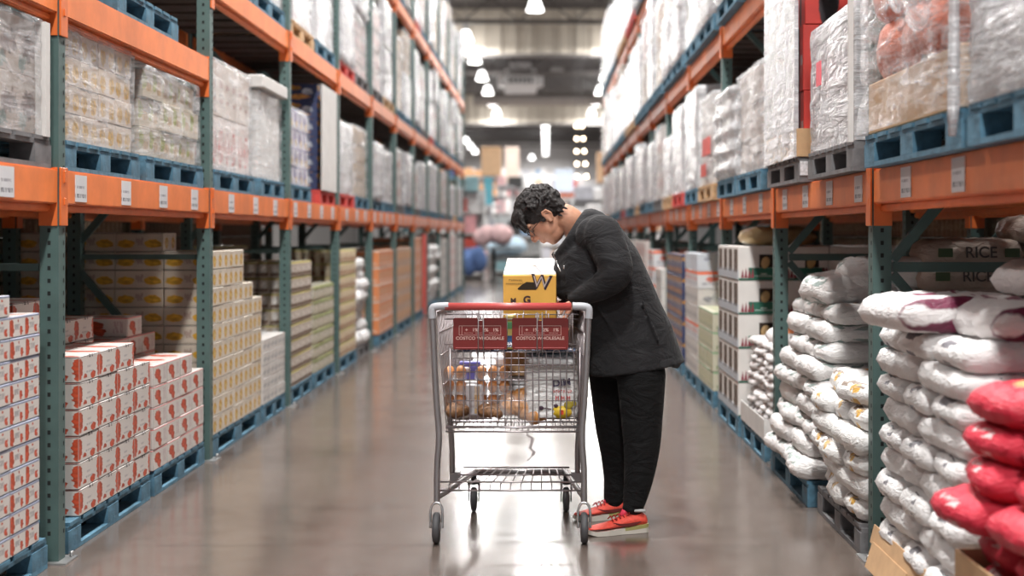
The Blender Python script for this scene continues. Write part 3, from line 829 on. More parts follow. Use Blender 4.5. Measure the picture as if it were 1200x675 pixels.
# E: beige rice sacks deep in the bay, RICE print facing the camera
eb = sacks('E', .5, .36, .14, S_beige, 4, slump=.2)
pallet(1, 2.15, 6.67, 7.76, 0, 'grey_wood', 'grey pallet under the beige rice sacks deep in the bay', 'pallets on the right floor', d=1.05)
FONT_MATS = {}; TEXTS = []
def ink(c, name='ink'):
    if c not in FONT_MATS: FONT_MATS[c] = M(name, c, .6)
    return FONT_MATS[c]
def text(body, size, col, parent, loc, rot, sx=1.0, name='lettering', bold=0.0, align='CENTER'):
    cu = bpy.data.curves.new(name, 'FONT'); cu.body = body; cu.size = size; cu.align_x = align; cu.align_y = 'CENTER'
    cu.extrude = .0003; cu.offset = bold; cu.materials.append(ink(col))
    o = bpy.data.objects.new('type', cu); COL.objects.link(o); o.parent = parent; o.location = loc; o.rotation_euler = rot; o.scale = (sx, 1, 1)
    TEXTS.append((o, name)); return o
for k in range(11):
    for j in range(3):
        x = 2.05 + j * .47 + (k % 2) * .03; y = 6.86 + random.uniform(-.02, .02)
        if k == 10 and j == 0: continue
        o = sack(eb[(k + j) % 4], x, y, PZ + k * .115, random.uniform(-.04, .04), 'beige rice sack deep in the right bay, %s layer up, %s from the aisle' % (ORD[k], ORD[j]), 'sack', 'beige rice sacks deep in the bay')
        if k >= 8:
            text('RICE', .075, (.06, .05, .05), o, (.03, -.189, .07), (math.radians(84), 0, 0), bold=.001)
            for xx in (-.14, .18): mm = MB(); mm.box((xx, -.185, .07), (.07, .004, .042)); mm.build('print_patch', ink((.05, .09, .04)), o)

# F: small printed packs on a pallet
pallet(1, XR, 7.98, 8.94, 0, 'blue', 'blue pallet under the heap of small printed bags', 'pallets on the right floor', d=.84)
m = MB(); m.box((0, 0, .004), (.84, .96, .006)); m.box((-.42, 0, .06), (.006, .96, .12)); m.box((0, -.48, .06), (.84, .006, .12)); m.box((0, .48, .06), (.84, .006, .12)); m.box((.42, 0, .06), (.006, .96, .12))
t_ = m.build('display_tray', G['whitecard'], None, loc=(XR + .42, 8.46, PZ)); tag(t_, 'low white cardboard tray under the small printed bags', 'tray')
sm = sacks('F', .3, .2, .06, S_snack, 4, slump=.1, p=2.6)
for k in range(10):
    for j in range(4):
        for q in range(2):
            if q == 1 and j and k < 9: continue
            sack(sm[(k * 3 + j + q) % 4], XR + .19 + .31 * q + random.uniform(-.02, .02), 8.1 + .235 * j, PZ + .012 + k * .053, random.uniform(-.2, .2), 'small printed bag in the white tray heap, %s layer up, %s along%s' % (ORD[k], ORD[j], ', inner row' if q else ''), 'bag', 'small printed bags', 'printed_bag')
ofb = bag_mesh(.42, .36, .08, sack_mat('orange_face_bag', (.76, .73, .72), BLK, [], [(.5, .5, .3, .3, (.85, .28, .1)), (.6, .55, .14, .12, (.4, .42, .5))]), 77)
sack(ofb, XR + .3, 8.3, PZ + .012 + 10 * .053, .3, 'white bag with a big orange oval print topping the small bags', 'bag', None, 'printed_bag', ry=-.1, rx=.18)
# G: white produce cartons with green bands
PROD_W = M('produce_white', (.74, .71, .68), .6, var=.05); PROD_G = M('produce_green', (.02, .13, .085), .5); PROD_R = M('produce_maroon', (.25, .03, .05), .6)
def produce_meshes():
    dx, dy, dz = .30, .26, .222
    m = MB(); m.box((0, 0, dz / 2), (dx - .006, dy - .006, dz - .004), 0); body = m.mesh('body', PROD_W, .003)
    m = MB(); m.box((.02, -dy / 2 + .002, .042), (.2, .004, .078)); m.box((0, -dy / 2 + .002, .006), (.29, .004, .01)); 
    m.box((.02, -dy / 2 - .0006, .04), (.04, .001, .008), 1)
    for i in range(12): m.box((-.035 + i * .0095, -dy / 2 - .0006, .027), (.006, .001, .009), 1)
    grn = m.mesh('green_band', [PROD_G, M('pale_print', (.45, .55, .5), .6)])
    m = MB()
    for i in range(4):
        x = -.13 + i * .022; m.add([(x, -dy / 2 - .0005, .015), (x + .02, -dy / 2 - .0005, .015), (x + .012, -dy / 2 - .0005, .075 + .01 * (i % 2))], [(0, 1, 2)])
    for i in range(2):
        x = .1 + i * .02; m.add([(x, -dy / 2 - .0005, .06), (x + .02, -dy / 2 - .0005, .06), (x + .01, -dy / 2 - .0005, .085)], [(0, 1, 2)])
    mar = m.mesh('leaf_pattern', PROD_R)
    m = MB(); m.box((.035, -dy / 2 + .001, .125), (.09, .004, .085)); win = m.mesh('window', M('dark_opening', (.03, .018, .01), .8))
    m = MB(); m.ell((.03, -dy / 2 - .000, .115), (.03, .005, .04), 12, 8, R=Euler((0, .3, 0)).to_matrix()); fruit = m.mesh('produce', M('tan_produce', (.5, .33, .15), .6, var=.3))
    m = MB(); m.box((-dx / 2 + .001, .03, .125), (.004, .05, .15)); m.box((-dx / 2 + .001, -.06, .125), (.004, .05, .15)); so = m.mesh('side_opening', M('dark_opening_side', (.06, .03, .015), .8))
    m = MB(); m.box((-dx / 2 + .002, 0, .035), (.005, dy - .01, .06)); sb = m.mesh('side_band', M('pale_blue_band', (.45, .48, .52), .6))
    return body, grn, mar, win, fruit, so, sb
PM = produce_meshes()
for i in range(4):
    for j in range(4):
        for k in range(5):
            e = empty('produce_carton', (XR - .01 + .3 * (i + .5), 9.02 + .26 * (j + .5), PZ + .2235 * k), 'white produce carton with green band, %s layer up, %s from the aisle, %s back' % (ORD[k], ORD[i], ORD[j]), 'carton', 'white produce cartons')
            for nm, me in zip(('body', 'green_band', 'leaf_pattern', 'window', 'produce', 'side_opening', 'side_band'), PM):
                if nm in ('side_opening', 'side_band') and i: continue
                if nm in ('green_band', 'leaf_pattern', 'window', 'produce') and j: continue
                o = link(nm, me, e)
pallet(1, XR - .01, 9.0, 10.08, 0, 'blue', 'blue pallet under the white produce cartons', 'pallets on the right floor', d=1.2)
gb = bag_mesh(.5, .3, .13, sack_mat('gold_brown_bag', (.45, .33, .17), BLK, [], [(.15, .5, .12, .3, (.7, .66, .56))]), 55, 2.6, .2)
sack(gb, 1.56, 9.3, PZ + .2235 * 5, .15, 'gold-brown bag lying on top of the white produce cartons', 'bag', None, 'produce_bag')
# H: pale cartons with orange-red bands, yellow-green cartons in front
pallet(1, XR, 10.45, 11.45, 0, 'blue', 'blue pallet under the yellow-green cartons', 'pallets on the right floor')
pallet(1, XR, 11.52, 12.55, 0, 'blue', 'blue pallet under the orange-banded cartons', 'pallets on the right floor')
d = (.28, .25, .15)
def hfn(k, i, j): return cm((.28, .25, .15), P_yelgreen if k < 4 else (P_red_strip if k < 5 else M_paleblue), 2)
M_paleblue = print_mat('pale_blue_carton', (.62, .66, .72), [(.3, .7, .1, .1, (.4, .42, .5))], [], None, wob=.2)
stack(1, XR, 10.47, PZ, [[4, 4, 4, 4], [5, 5, 5, 5], [7, 7, 7, 7]], d, hfn, 'juice_carton', 'pale carton behind the produce stack', 'carton', 'yellow-green cartons')
d = (.28, .255, .147)
def hf2(k, i, j): return cm((.28, .255, .147), P_red_strip if k in (2, 5) else (P_pale if k < 5 else M_paleblue), 2)
stack(1, XR, 11.53, PZ, [[7, 7, 7, 7], [7, 7, 7, 7]], d, hf2, 'striped_carton', 'pale carton in the orange-banded stack', 'carton', 'orange-banded pale cartons')
# I: navy and orange cartons
pallet(1, XR, 12.84, 14.45, 0, 'blue', 'blue pallet under the navy and orange cartons', 'pallets on the right floor')
d = (.3, .4, .2)
stack(1, XR, 12.84, PZ, [[5, 5, 5, 5], [5, 5, 5, 5]], d, cm(d, P_navy, 2), 'navy_carton', 'navy and orange carton in the right stack', 'carton', 'navy and orange cartons')

# ------------------------------------------------------------------ distant ground stock
def far_stack(s, y0, y1, H, dims, mat, name, desc, grp, pcol='blue', xf=None, rows=2):
    xf = xf or (XL if s < 0 else XR)
    n = max(1, int((y1 - y0) / dims[1]))
    pallet(s, xf, y0, y1, 0, pcol, '%s pallet under the %s' % ({'blue': 'blue', 'wood': 'bare wood', 'grey_wood': 'grey'}[pcol], grp), 'pallets on the %s floor' % SIDE[s], d=.8, parts=False)
    hs = [[H] * n for _ in range(rows)]
    stack(s, xf, y0, PZ, hs, dims, cm(dims, mat, 2), name, desc, 'carton', grp)
far_stack(-1, 16.3, 17.85, 5, (.35, .38, .2), P_orange, 'orange_carton', 'orange carton in the left orange stack', 'orange cartons of the left side')
far_stack(-1, 18.3, 20.2, 5, (.35, .47, .2), P_orange2, 'orange_and_brown_carton', 'brown and orange carton on the left', 'brown cartons with orange print')
far_stack(-1, 20.6, 22.2, 6, (.35, .4, .19), P_orange, 'orange_carton', 'orange carton in the farther left stack', 'orange cartons farther along the left')
far_stack(-1, 26.0, 27.6, 5, (.35, .5, .22), P_pale, 'pale_carton', 'pale carton in the distant left stack', 'distant pale cartons of the left side')
far_stack(-1, 28.2, 30.2, 5, (.35, .5, .24), P_pink, 'pink_carton', 'pinkish carton in the distant left stack', 'distant pinkish cartons of the left side')
far_stack(-1, 30.8, 32.6, 5, (.35, .5, .22), P_pale, 'pale_carton', 'pale carton in the last left stack', 'last pale cartons of the left side')
far_stack(1, 15.2, 16.2, 4, (.32, .4, .2), P_pale, 'pale_carton', 'pale carton past the right navy cartons', 'pale cartons of the right side')
far_stack(1, 16.3, 17.42, 5, (.32, .4, .2), P_red_strip, 'striped_carton', 'red-banded white carton on the right', 'red-banded white cartons')
far_stack(1, 17.6, 19.75, 5, (.32, .5, .22), P_pink, 'pink_carton', 'pinkish carton on the right side', 'pinkish cartons of the right side')
far_stack(1, 20, 22.1, 5, (.32, .5, .22), P_pale, 'pale_carton', 'pale carton in the far right stack', 'pale cartons farther on the right')
far_stack(1, 22.4, 24.4, 5, (.32, .5, .22), M_paleblue, 'blue_carton', 'pale blue carton in the far right stack', 'pale blue cartons of the right side')
far_stack(1, 24.75, 26.8, 5, (.32, .5, .22), P_orange2, 'orange_and_brown_carton', 'brown and orange carton on the right', 'brown and orange cartons of the right side')
far_stack(1, 27.2, 29.2, 5, (.32, .5, .22), P_pale, 'pale_carton', 'pale carton near the far right end', 'pale cartons near the right end')
far_stack(1, 29.55, 31.6, 5, (.32, .5, .22), P_redc, 'red_carton', 'red carton at the right rack end', 'red cartons at the right rack end')
# white sacks on the left floor
pallet(-1, XL, 14.5, 15.42, 0, 'grey_wood', 'grey pallet under the distant left white sacks', 'pallets on the left floor', d=.8)
sack_stack(-1, XL, 14.5, 15.42, PZ, 8, .112, .5, .46, .15, 'L7', S_white2, 'white sack in the left stack past the cans', 'white sacks of the left side', depth=1, jit=.06)
pallet(-1, XL, 23.1, 25.4, 0, 'blue', 'blue pallet under the farther left white sacks', 'pallets on the left floor', d=.8, parts=False)
sack_stack(-1, XL, 23.1, 25.4, PZ, 8, .12, .6, .55, .16, 'L10', S_white2, 'white sack in the farther left stack', 'white sacks farther along the left', depth=1, jit=.05)
# red vertical totem board on the left
e = empty('aisle_sign', (-1.98, 22.4, 0), 'tall red aisle sign board standing by the left rack', 'sign')
m = MB(); m.box((0, 0, .66), (.06, .22, 1.32)); m.build('board', M('red_board', (.6, .1, .08), .5), e, bevel=.01)
m = MB(); m.box((0, 0, .01), (.2, .4, .02)); m.build('base', G['black'], e)
# ------------------------------------------------------------------ film-wrapped pallet loads
def film_shell(dx, dy, dz, seed, amp=.012, skirt=.0, per=14, nh=18, bulge=0.0, wav=0.0):
    off = Vector((seed * 3.7, seed * 1.3, 0)); m = MB(); rings = []
    P = []
    for i in range(per): P.append((dx / 2, -dy / 2 + dy * i / per, 1, 0))
    for i in range(per): P.append((dx / 2 - dx * i / per, dy / 2, 0, 1))
    for i in range(per): P.append((-dx / 2, dy / 2 - dy * i / per, -1, 0))
    for i in range(per): P.append((-dx / 2 + dx * i / per, -dy / 2, 0, -1))
    for h in range(nh + 1):
        z = -skirt + (dz + skirt) * h / nh
        ring = []
        for x, y, nx, ny in P:
            q = Vector((x * 2.2, y * 2.2, z * 9)) + off
            d = (noise.noise(q) * .6 + noise.noise(q * 3.1) * .5) * amp + amp * .9
            if wav: d += wav * abs(math.sin(z * math.pi / .13)) 
            d += bulge * math.sin(math.pi * min(1, max(0, h / nh)))
            ring.append(Vector((x + (nx or (x / (dx / 2)) * .3) * d, y + (ny or (y / (dy / 2)) * .3) * d, z)))
        rings.append(ring)
    for t in (.8, .4, .05):
        rings.append([Vector((x * t, y * t, dz + amp * (1 + noise.noise(Vector((x * 5 * t, y * 5 * t, seed)))))) for x, y, _, _ in P])
    b = len(m.v); n = len(P)
    m.ring_loft(rings, 0, False, True)
    return m.mesh('stretch_wrap', G['film'])

def wrapped(s, xf, y0, y1, z, h, dims, mat, label, group=None, film='film', d=.8, amp=.012, seed=1, ny=2, missing=0, extra=None, wav=0.0, bulge=0.0, wobble=.004, mats_by_layer=None):
    e = empty('wrapped_load', (s * (xf + d / 2), (y0 + y1) / 2, z + PH + .003), label, 'wrapped load', group)
    L = (y1 - y0) - .06
    nl = max(1, int(round(L / dims[1]))); nd = max(1, int(round((d - .06) / dims[0]))); nz = max(1, int(round(h / dims[2])))
    dd = ((d - .06) / nd, L / nl, h / nz)
    for k in range(nz):
        mt = mats_by_layer[k % len(mats_by_layer)] if mats_by_layer else mat
        me = cm(dd, mt, ny)
        for i in range(nd):
            for j in range(nl):
                if i > 0 and j > 0 and k < nz - 1: continue
                if k == nz - 1 and missing and j >= nl - missing: continue
                link('carton', me, e, (s * (-(d - .06) / 2 + dd[0] * (i + .5)) + random.uniform(-wobble, wobble), -L / 2 + dd[1] * (j + .5), dd[2] * k + .001), (0, 0, random.uniform(-.008, .008)))
    if film:
        fm = film_shell(d - .04, y1 - y0 - .04, h + .01, seed, amp, wav=wav, bulge=bulge)
        fm.materials[0] = G[film]
        link('stretch_wrap', fm, e)
    return e

# left, lowest shelf
pallet(-1, XL, 4.15, 5.5, Z1, 'grey_wood', 'dark grey pallet on the left shelf at the near edge', 'pallets on the lowest left shelf')
G['brownstuff'] = print_mat('brown_wrapped_goods', (.40, .34, .30), [(.5, .5, .4, .2, (.2, .15, .14)), (.2, .2, .2, .15, (.25, .3, .28))], [], None, wob=.7)
e = wrapped(-1, XL, 4.15, 5.48, Z1, .44, (.36, .44, .19), G['brownstuff'], 'brown-grey goods under crinkled film on the lowest left shelf at the near edge', None, d=.8, amp=.02, seed=3)
m = MB(); m.box((0, 0, .22), (.05, .05, .45)); m.build('corner_post', G['whitecard'], e, loc=(.385, .62, 0))
m = MB(); m.box((0, 0, .22), (.012, .16, .45)); m.build('corner_post', G['whitecard'], e, loc=(.41, -.1, 0))
pallet(-1, XL, 5.66, 6.70, Z1, 'blue', 'bright blue pallet under the yellow-print wrapped cartons on the lowest left shelf', 'pallets on the lowest left shelf')
wrapped(-1, XL, 5.66, 6.69, Z1, .475, (.36, .25, .118), P_wrapyel, 'four wrapped layers of faded yellow-print cartons on the lowest left shelf', None, amp=.006, seed=4)
pallet(-1, XL, 6.8, 7.94, Z1, 'blue', 'blue pallet with raw wood blocks under the dull green wrapped cartons', 'pallets on the lowest left shelf')
wrapped(-1, XL, 6.8, 7.93, Z1, .44, (.36, .36, .148), P_wrapgrn, 'sagging wrapped green and brown cartons beside the second left post', None, amp=.022, seed=5, wobble=.015)
pallet(-1, XL, 8.2, 9.35, Z1, 'blue', 'blue pallet under the pink-print wrapped cartons on the left shelf', 'pallets on the lowest left shelf')
wrapped(-1, XL, 8.2, 9.34, Z1, .66, (.36, .38, .33), P_pink, 'wrapped pinkish cartons with a red printed block on the lowest left shelf', None, amp=.01, seed=6, mats_by_layer=[P_pink, print_mat('brown_print_carton', (.58, .5, .45), [(.5, .6, .3, .06, (.42, .24, .2)), (.5, .3, .3, .04, (.42, .24, .2))], [], None)])
pallet(-1, XL, 9.55, 10.4, Z1, 'blue', 'blue pallet under the lidded white bin on the left shelf', 'pallets on the lowest left shelf')
e = wrapped(-1, XL, 9.55, 10.4, Z1, .62, (.74, .8, .62), G['whitecard'], 'tall lidded white carton bin wrapped in film on the lowest left shelf', None, amp=.01, seed=7)
m = MB(); m.box((0, 0, .67), (.84, .9, .09)); m.build('lid', G['whitecard'], e, bevel=.008)
pallet(-1, XL, 10.68, 11.6, Z1, 'blue', 'blue pallet under the purple and yellow cartons on the left shelf', 'pallets on the lowest left shelf')
wrapped(-1, XL, 10.7, 11.6, Z1, .60, (.37, .43, .15), P_purple, 'wrapped purple and yellow cartons before the tall navy load on the left shelf', None, amp=.012, seed=8)
pallet(-1, XL, 12.05, 12.9, Z1, 'red_plastic', 'red pallet under the tall navy and orange load on the left shelf', 'pallets on the lowest left shelf')
e = wrapped(-1, XL, 12.05, 12.9, Z1, .93, (.37, .42, .155), P_navy, 'tall navy and orange patterned load with white film side on the left shelf', None, film=None, amp=.008, seed=9)
m = MB(); m.box((.412, 0, .46), (.012, .83, .93)); m.build('slip_sheet', G['whitecard'], e)

# right, lowest shelf
Z1r = Z1
pallet(1, XR, 3.2, 4.14, Z1r, 'blue', 'dark blue pallet on the right shelf at the right edge', 'pallets on the lowest right shelf')
wrapped(1, XR, 3.3, 4.12, Z1r, .95, (.38, .48, .32), M('grey_wrapped_goods', (.55, .53, .53), .5, var=.3), 'grey-white goods under heavy film on the right shelf at the right edge', None, film='film_milky', amp=.03, seed=11)
pallet(1, XR, 4.2, 5.48, Z1r, 'blue', 'bright blue pallet under the orange bagged load on the right shelf', 'pallets on the lowest right shelf')
e = empty('wrapped_load', (XR + .4, 4.84, Z1r + PH + .003), 'film-wrapped orange bags standing in a brown tray on the lowest right shelf', 'wrapped load')
m = MB(); m.box((0, 0, .1), (.78, 1.22, .2)); m.build('tray', G['card'], e, bevel=.006)
orb = sacks('orng', .4, .36, .24, sack_mat('orange_bag', (.72, .17, .07), WH, [], [(.5, .5, .12, .3, (.66, .62, .62)), (.2, .3, .1, .2, (.66, .62, .6))], .4), 3, slump=.1, p=3)
for k in range(4):
    for j in range(3):
        for i in range(2):
            if i and j and k < 3: continue
            link('bag', orb[(i + j + k) % 3], e, (-.2 + i * .39, -.38 + j * .38, .2 + k * .2), (0, 0, random.uniform(-.1, .1)))
fm = film_shell(.8, 1.24, 1.0, 12, .028); link('stretch_wrap', fm, e)
for i in range(3):   # loose folds of film hanging off the load
    m = MB(); m.ell((0, 0, 0), (.03, .16, .09), 16, 10); o = m.build('film_fold', G['film'], e, loc=(-.43, .05 + .26 * i - .3, .38 + .12 * i), rot=(.4 + .3 * i, .1, 0))
m = MB(); m.tube([(0, 0, 1.0), (.005, .01, .5), (0, 0, .0), (-.005, .0, -.09)], [.014, .016, .02, .012], 8)
tail = m.build('film_tail', G['film_milky'], e, loc=(-.42, -.63, 0))
pallet(1, XR, 5.68, 6.66, Z1r, 'grey_wood', 'film-covered pallet under the white wrapped box on the right shelf', 'pallets on the lowest right shelf')
e = wrapped(1, XR, 5.68, 6.66, Z1r, .575, (.37, .46, .57), M('white_goods', (.66, .62, .62), .6, var=.12), 'white film-wrapped box with a small red-pink tag on the lowest right shelf', None, film='film_milky', amp=.012, seed=13)
m = MB(); m.box((-.425, .1, .34), (.004, .10, .11)); m.build('tag', M('pink_tag', (.85, .12, .16), .5), e)
m = MB(); m.box((-.41, -.49, .30), (.02, .02, .62)); m.build('corner_post', G['whitecard'], e)
pallet(1, XR, 6.9, 7.88, Z1r, 'grey_wood', 'grey plastic pallet under the red cartons on the right shelf', 'pallets on the lowest right shelf')
P_redblk = print_mat('red_black_carton', (.55, .045, .035), [(.5, .5, .1, .7, (.02, .015, .02)), (.16, .5, .07, .7, (.02, .015, .02))], [(.4, .55, .7, .95, (.5, .45, .45))], None, wob=.04, bgvar=.15)
e = wrapped(1, XR, 6.9, 7.88, Z1r, 1.0, (.74, .46, .33), P_redblk, 'tall red and black cartons half covered with silvery film on the right shelf', None, film=None, amp=.008, seed=14)
m = MB(); m.box((0, 0, .07), (.82, .98, .14)); m.build('tray', G['card'], e)
m = MB(); m.box((0, 0, 0), (.02, .96, .95)); fo = m.build('film_panel', G['film_milky'], e, loc=(-.41, 0, .47))
text('34', .1, (.5, .45, .45), e, (.12, -.492, .72), (math.pi / 2, 0, 0))
m = MB(); m.box((0, 0, -.06), (.07, .005, .07)); m.build('sticker', G['tag'], e, loc=(-.36, -.497, 0))
pallet(1, XR, 8.13, 9.2, Z1r, 'blue', 'blue pallet under the flat wrapped layers on the right shelf', 'pallets on the lowest right shelf')
wrapped(1, XR, 8.13, 9.2, Z1r, .64, (.37, .5, .11), M('beige_grey_goods', (.52, .46, .43), .6, var=.3), 'wrapped layers of flat grey-beige goods past the red cartons on the right shelf', None, amp=.02, seed=15)
pallet(1, XR, 9.25, 10.2, Z1r, 'blue', 'blue pallet under the lumpy wrapped sacks on the right shelf', 'pallets on the lowest right shelf')
wrapped(1, XR, 9.25, 10.2, Z1r, .60, (.37, .45, .12), G['whitecard'], 'lumpy white wrapped sacks beside the third right post', None, film='film_milky', amp=.012, wav=.04, seed=16)
pallet(1, XR, 10.5, 11.5, Z1r, 'wood', 'raw wood pallet under the red-label white load on the right shelf', 'pallets on the lowest right shelf')
e = wrapped(1, XR, 10.5, 11.5, Z1r, .70, (.74, .9, .7), G['whitecard'], 'tall white wrapped load with red labels low on its side, right shelf', None, amp=.012, seed=17)
m = MB(); m.box((-.4, -.1, .3), (.006, .5, .14)); m.box((-.4, .1, .12), (.006, .3, .1)); m.build('red_label', M('red_label', (.65, .08, .06), .5), e)

# more distant loads: one body with printed seams and its film, many variants
def load_meshes(seed):
    rnd = random.Random(seed)
    kind = seed % 6
    h = [.62, .78, .9, .7, .84, .74][kind]
    m = MB(); lay = [3, 5, 2, 6, 4, 4][kind]
    for k in range(lay):
        for j in range(2):
            m.box((0, -.225 + j * .45, h / lay * (k + .5)), (.72, .445, h / lay - .012), 0, 2, 2)
    mats = [M('far_grey_white', (.55, .53, .52), .6, var=.2), P_pale, print_mat('far_print_%d' % seed, (.60, .55, .52), [(.5, .5, .3, .25, rnd.choice([(.5, .2, .12), (.4, .36, .5), (.6, .45, .2), (.3, .32, .34)]))], [], None), M('far_goods', (.56, .53, .54), .6, var=.25), P_pink, M('far_tan', (.5, .38, .27), .6, var=.2)]
    body = m.mesh('carton_block', mats[kind], .01)
    film = film_shell(.76, .94, h + .01, seed, .014, per=8, nh=12, wav=.035 if kind in (3,) else 0)
    film.materials[0] = G['film_milky'] if kind in (0, 3, 1) or seed % 4 == 0 else G['film']
    return body, film, h
LM = [load_meshes(s) for s in range(16)]
def far_load(s, xf, y0, y1, z, hmax, label, group, plabel, pgroup, seed):
    body, film, h = LM[seed % 16]
    sc = hmax / h
    pallet(s, xf, y0, y1, z, ['blue', 'blue', 'grey_wood', 'blue', 'wood', 'blue', 'blue', 'red_plastic'][seed % 8], plabel, pgroup, d=.8, parts=False)
    e = empty('wrapped_load', (s * (xf + .4), (y0 + y1) / 2, z + PH + .002), label, 'wrapped load', group)
    sy = (y1 - y0) / 1.0
    if hmax > 1.05:     # two-tier tall load
        for q in range(2):
            b, f, hh = LM[(seed + q * 5) % 16]
            link('carton_block', b, e, (0, 0, q * hmax / 2), (0, 0, 0), (1, sy, hmax / 2 / hh)); link('stretch_wrap', f, e, (0, 0, q * hmax / 2 + (.045 if q else 0)), (0, 0, 0), (1, sy, (hmax / 2 - (.045 if q else 0)) / hh))
    else:
        link('carton_block', body, e, (0, 0, 0), (0, 0, 0), (1, sy, sc)); link('stretch_wrap', film, e, (0, 0, 0), (0, 0, 0), (1, sy, sc))
for s, A, Y0, D, xf in ((-1, AL, YL0, DL, XL), (1, AR, YR0, DR, XR)):
    nm = SIDE[s]
    for lv, z, hr, ln in ((1, Z1, (.6, .85), 'lowest'), (2, Z2, (.95, 1.25), 'second'), (3, Z3, (1.1, 1.5), 'top')):
        cnt = 0
        for k in range(0, NB):
            for half in range(2):
                y = Y0 + k * D + PW + .03 + half * (D - PW - .06) / 2
                y1 = y + (D - PW - .06) / 2 - .06
                if lv == 1 and y < (12.95 if s < 0 else 11.5): continue
                if lv == 2 and y1 < 8.0: continue
                if lv == 3 and (y1 < 13.5): continue
                seed = random.randrange(160); hh = random.uniform(*hr)
                far_load(s, xf, y, y1, z, hh, 'film-wrapped pallet load on the %s shelf of the %s rack, %s from the near end' % (ln, nm, ORD[cnt]), 'wrapped loads on the %s %s shelf' % (ln, nm),
                         'pallet on the %s shelf of the %s rack, %s from the near end' % (ln, nm, ORD[cnt]), 'pallets on the %s %s shelf' % (ln, nm), seed)
                cnt += 1
# left bay one, lowered second shelf
pallet(-1, XL, 6.35, 7.4, 2.35, 'blue', 'blue pallet on the lowered second shelf at the near left', 'pallets on the second left shelf')
# ------------------------------------------------------------------ shopping cart
CG = M('cart_grey_steel', (.33, .315, .32), .35, .75, var=.1)
CW = M('cart_wire', (.36, .32, .33), .35, .8)
CP = M('cart_grey_plastic', (.42, .43, .46), .4)
CR = M('cart_red_plastic', (.50, .08, .075), .35)
SIGNR = M('sign_dark_red', (.165, .012, .010), .45)
RUB = M('rubber_wheel', (.07, .07, .075), .6)
CHR = M('chrome_fork', (.6, .6, .6), .25, .95)
cx0, cx1 = -.470, .163           # outer frame at the handle end
yN = 5.93
cart = empty('shopping_cart', ((cx0 + cx1) / 2, yN, 0), 'grey wire shopping cart with red handle and two red sign boards', 'shopping cart')
CO = Vector(cart.location)
def L_(x, y, z): return Vector((x, y, z)) - CO
def smoothp(pts, it=2):
    pts = [Vector(p) for p in pts]
    for _ in range(it):
        q = [pts[0]]
        for i in range(len(pts) - 1):
            a, b = pts[i], pts[i + 1]
            q += [a * .75 + b * .25, a * .25 + b * .75]
        q.append(pts[-1]); pts = q
    return pts
for x, si in ((cx0, 1), (cx1, -1)):
    m = MB(); m.tube(smoothp([L_(x, yN, .165), L_(x, yN, .33), L_(x + .012 * si, yN, .45), L_(x - .004 * si, yN, .62), L_(x - .018 * si, yN, .93), L_(x - .02 * si, yN, .995)]), .0135, 12)
    m.build('handle_upright', CG, cart)
HZ = 1.012
for x, si in ((cx0, 1), (cx1, -1)):
    m = MB()
    m.tube(smoothp([L_(x - .02 * si, yN, .96), L_(x - .022 * si, yN, 1.0), L_(x - .012 * si, yN, HZ), L_(x + .05 * si, yN, HZ + .002)]), .017, 12)
    m.build('handle_corner', CP, cart)
m = MB(); m.tube([L_(cx0 + .035, yN, HZ), L_(cx1 - .055, yN, HZ)], .0165, 14); m.build('handle', CR, cart)
# base
m = MB()
for x, xf_ in ((cx0, -.345), (cx1, .095)):
    m.tube(smoothp([L_(x, yN, .19), L_(x + (xf_ - x) * .3, 6.15, .183), L_(xf_, 6.62, .18)]), .013, 10)
m.tube([L_(-.345, 6.62, .182), L_(.095, 6.62, .182)], .013, 10)
m.build('base_frame', CG, cart)
for x in (-.437, .146):
    m = MB(); m.tube(smoothp([L_(x, 6.42, .215), L_(x, 6.40, .35), L_(x - (.01 if x < 0 else -.01), 6.38, .5)]), .0135, 10)
    m.box(L_(x * .97, 6.44, .19), (.05, .05, .05))
    m.build('rear_upright', CG, cart)
m = MB()
for z, y in ((.252, yN + .03), (.215, yN + .03), (.235, yN + .30), (.235, yN + .5)):
    m.tube([L_(cx0 + .01, y, z), L_(cx1 - .01, y, z)] if y < 6.1 else [L_(-.42 + (y - 6) * .08, y, z), L_(.13 - (y - 6) * .05, y, z)], .0042, 6)
for i in range(13):
    x = cx0 + .05 + i * (cx1 - cx0 - .1) / 12; xb = -.33 + i * (.41) / 12
    m.tube([L_(x, yN + .03, .21), L_(x, yN + .035, .24), L_(xb, 6.60, .205)], .003, 5)
m.build('lower_rack', CW, cart)
# casters
def wheel(x, y, r, w, nm):
    m = MB(); m.lathe([(r * .35, -w / 2), (r * .86, -w / 2), (r * .99, -w * .3), (r, 0), (r * .99, w * .3), (r * .86, w / 2), (r * .35, w / 2)], L_(x, y, r), 24, 0, 'x')
    o = m.build('wheel', RUB, cart)
    m = MB(); m.lathe([(.004, -w * .62), (r * .36, -w * .56), (r * .36, w * .56), (.004, w * .62)], (0, 0, 0), 14, 0, 'x')
    m.build('hub', CG, o, loc=L_(x, y, r))
for x, y, r in ((cx0, yN - .03, .066), (cx1, yN - .03, .066), (-.345, 6.58, .058), (.095, 6.58, .058)):
    wheel(x, y, r, .03, '')
    m = MB()
    if y < 6.2:
        m.tube(smoothp([L_(x - .026, y, r), L_(x - .027, y + .005, r + .07), L_(x - .018, y + .01, r + .1), L_(x, y + .012, r + .108), L_(x + .018, y + .01, r + .1), L_(x + .027, y + .005, r + .07), L_(x + .026, y, r)]), .0055, 8)
        m.build('fork', CHR, cart)
    else:
        for q in (-1, 1): m.box(L_(x + q * .024, y, r + .035), (.006, .04, .09))
        m.box(L_(x, y, r + .082), (.058, .07, .012)); m.tube([L_(x, y, r + .07), L_(x, y, .18)], .014, 10)
        m.build('fork', G['black'], cart)
